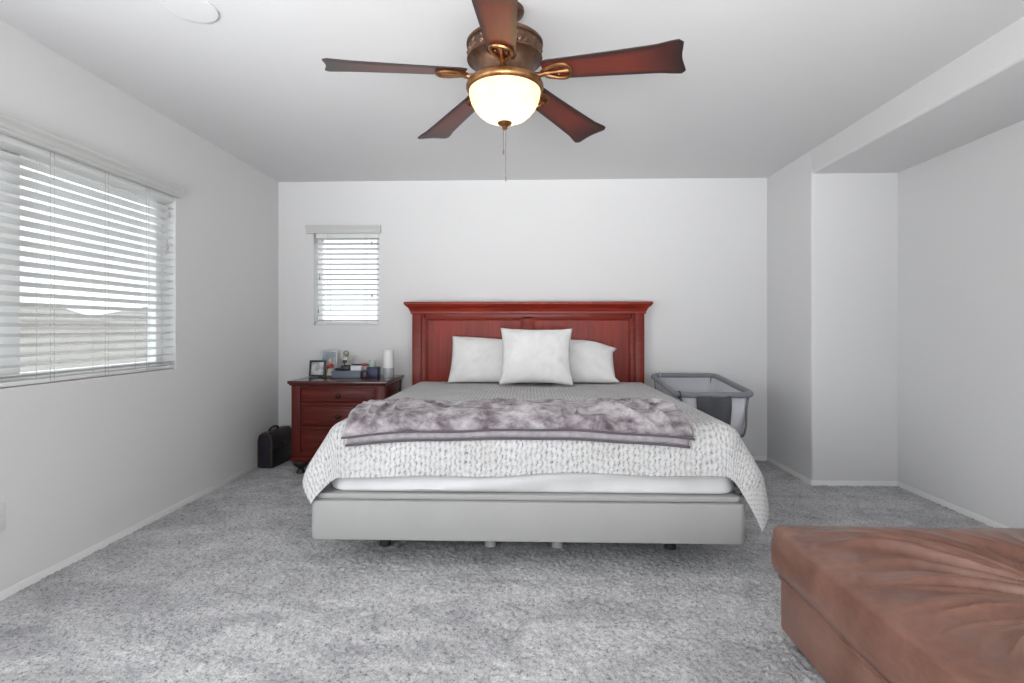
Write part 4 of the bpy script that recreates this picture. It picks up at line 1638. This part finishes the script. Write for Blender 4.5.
# straps on the rail
for (x, y, w_) in ((CX0 + 0.09, CY1 - 0.022, 0.0), (CX0 + 0.035, CY0 + 0.024, 0.0)):
    z = crz(y)
    bm = tube([(x, y + 0.0245 * math.cos(k * PI / 8), z + 0.0245 * math.sin(k * PI / 8)) for k in range(16)], 0.005, 6, closed=True)
    obj('strap', bm, M_STRAP if y > 4 else M_BLACK, crib, label='pale grey strap loop' if y > 4 else 'black clip strap')
bm = tube([(CX0 + 0.13, CY1 - 0.20, 0.478), (CX0 + 0.22, CY1 - 0.26, 0.484), (CX0 + 0.30, CY1 - 0.23, 0.480), (CX0 + 0.36, CY1 - 0.27, 0.476)], 0.006, 8)
obj('harness_strap', bm, M_CRIB, crib, 180)

# ================================================================== OTTOMAN
OX0, OX1, OY0, OY1 = 0.905, 2.20, 0.80, 2.015
ott = thing('ottoman', 'large square brown leather ottoman with creased cushion top in right foreground', 'ottoman', (1.55, 1.41, 0))
bm = bmesh.new()
add_box(bm, OX0 + 0.028, OX1 - 0.03, OY0 + 0.03, OY1 - 0.012, 0.022, 0.235, 0.018, 4)
obj('base', bm, M_LEATHER, ott)
bm = bmesh.new()
for x in (OX0 + 0.12, OX1 - 0.12):
    for y in (OY0 + 0.12, OY1 - 0.12):
        b2 = bmesh.new()
        add_box(b2, x - 0.035, x + 0.035, y - 0.035, y + 0.035, 0.0, 0.026, 0.004)
        obj('foot', b2, M_FOOT, ott)
bm.free()
# cushion: rounded slab, its top drawn into radial creases about a sunk centre
bm = bmesh.new()
CXo, CYo = (OX0 + OX1) / 2 + 0.0, 1.42
ZC0, ZC1 = 0.222, 0.424


def rad(x, y):
    dx, dy = x - CXo, y - CYo
    r = math.hypot(dx, dy)
    a = math.atan2(dy, dx)
    wa = a + 0.16 * nz(x * 2.5, y * 2.5, 1.0) + 0.25 * nz(r * 2.2, 3.0)
    k = nz(math.cos(wa) * 5.5, math.sin(wa) * 5.5, 2.0 + r * 0.35)
    k2 = nz(math.cos(wa) * 10, math.sin(wa) * 10, 7.0 + r * 0.6)
    rid = math.exp(-(k * 5.2) ** 2) + 0.65 * math.exp(-(k2 * 4.6) ** 2) * min(1.0, r / 0.3)
    edge = min((x - OX0), (OX1 - x), (y - OY0), (OY1 - y))
    env = max(0.0, min(1.0, (edge - 0.035) / 0.22)) * min(1.0, r / 0.12)
    env *= 1.0 if r < 0.6 else max(0.25, 1 - (r - 0.6) / 0.4)
    sink = -0.022 * math.exp(-(r / 0.33) ** 2)
    roll = -0.022 * max(0.0, 1 - edge / 0.13) ** 2 + 0.0035 * max(0.0, 1 - abs(edge - 0.05) / 0.05) * nz(x * 32, y * 32, 4.0)
    return (0.0230 * rid - 0.006) * env + sink * max(0, min(1, edge / 0.15)) + roll


NXo, NYo, RE = 270, 250, 0.022
top = {}
for i in range(NXo + 1):
    for j in range(NYo + 1):
        x = OX0 + RE + (OX1 - OX0 - 2 * RE) * i / NXo
        y = OY0 + RE + (OY1 - OY0 - 2 * RE) * j / NYo
        top[i, j] = bm.verts.new((x, y, ZC1 + rad(x, y)))
for i in range(NXo):
    for j in range(NYo):
        bm.faces.new((top[i, j], top[i + 1, j], top[i + 1, j + 1], top[i, j + 1]))
per = [top[i, 0] for i in range(NXo)] + [top[NXo, j] for j in range(NYo)] + [top[i, NYo] for i in range(NXo, 0, -1)] + [top[0, j] for j in range(NYo, 0, -1)]
prev = per
P0 = [v.co.copy() for v in per]
cmid = Vector(((OX0 + OX1) / 2, (OY0 + OY1) / 2, 0))
prof_o = [(RE * math.sin(t_), -RE * (1 - math.cos(t_))) for t_ in [PI / 2 * k / 6 for k in range(1, 7)]]
prof_o += [(RE + 0.006, -0.055), (RE + 0.009, -0.085), (RE + 0.008, -0.120), (RE + 0.003, -0.150), (RE - 0.006, -0.168), (RE - 0.018, -0.178), (RE - 0.040, -0.182)]
prof_o = [(d, dz * 0.97) for d, dz in prof_o]
for d, dz in prof_o:
    ring = []
    for p in P0:
        ex = 1 if abs(p.x - (OX1 - RE)) < 1e-6 else (-1 if abs(p.x - (OX0 + RE)) < 1e-6 else 0)
        ey = 1 if abs(p.y - (OY1 - RE)) < 1e-6 else (-1 if abs(p.y - (OY0 + RE)) < 1e-6 else 0)
        n_ = Vector((ex, ey, 0))
        if n_.length > 0:
            n_.normalize()
        wv = 0.003 * nz(p.x * 6, p.y * 6, dz * 12)
        ring.append(bm.verts.new((p.x + n_.x * (d + wv), p.y + n_.y * (d + wv), p.z + dz)))
    n = len(ring)
    for k in range(n):
        l = (k + 1) % n
        bm.faces.new((prev[k], ring[k], ring[l], prev[l]))
    prev = ring
bm.faces.new(prev)
cu = obj('cushion', bm, M_LEATHER, ott, 180)
sr = rounded_rect(OX0 + 0.008, OX1 - 0.008, OY0 + 0.008, OY1 - 0.008, 0.035, 6)
obj('top_seam', tube([(p[0], p[1], ZC1 - 0.034) for p in sr], 0.003, 6, closed=True), M_SEAM, ott, 180)
sr = rounded_rect(OX0 + 0.024, OX1 - 0.026, OY0 + 0.026, OY1 - 0.008, 0.03, 6)
obj('base_welt', tube([(p[0], p[1], 0.224) for p in sr], 0.009, 8, closed=True), M_LEATHER, ott, 180)
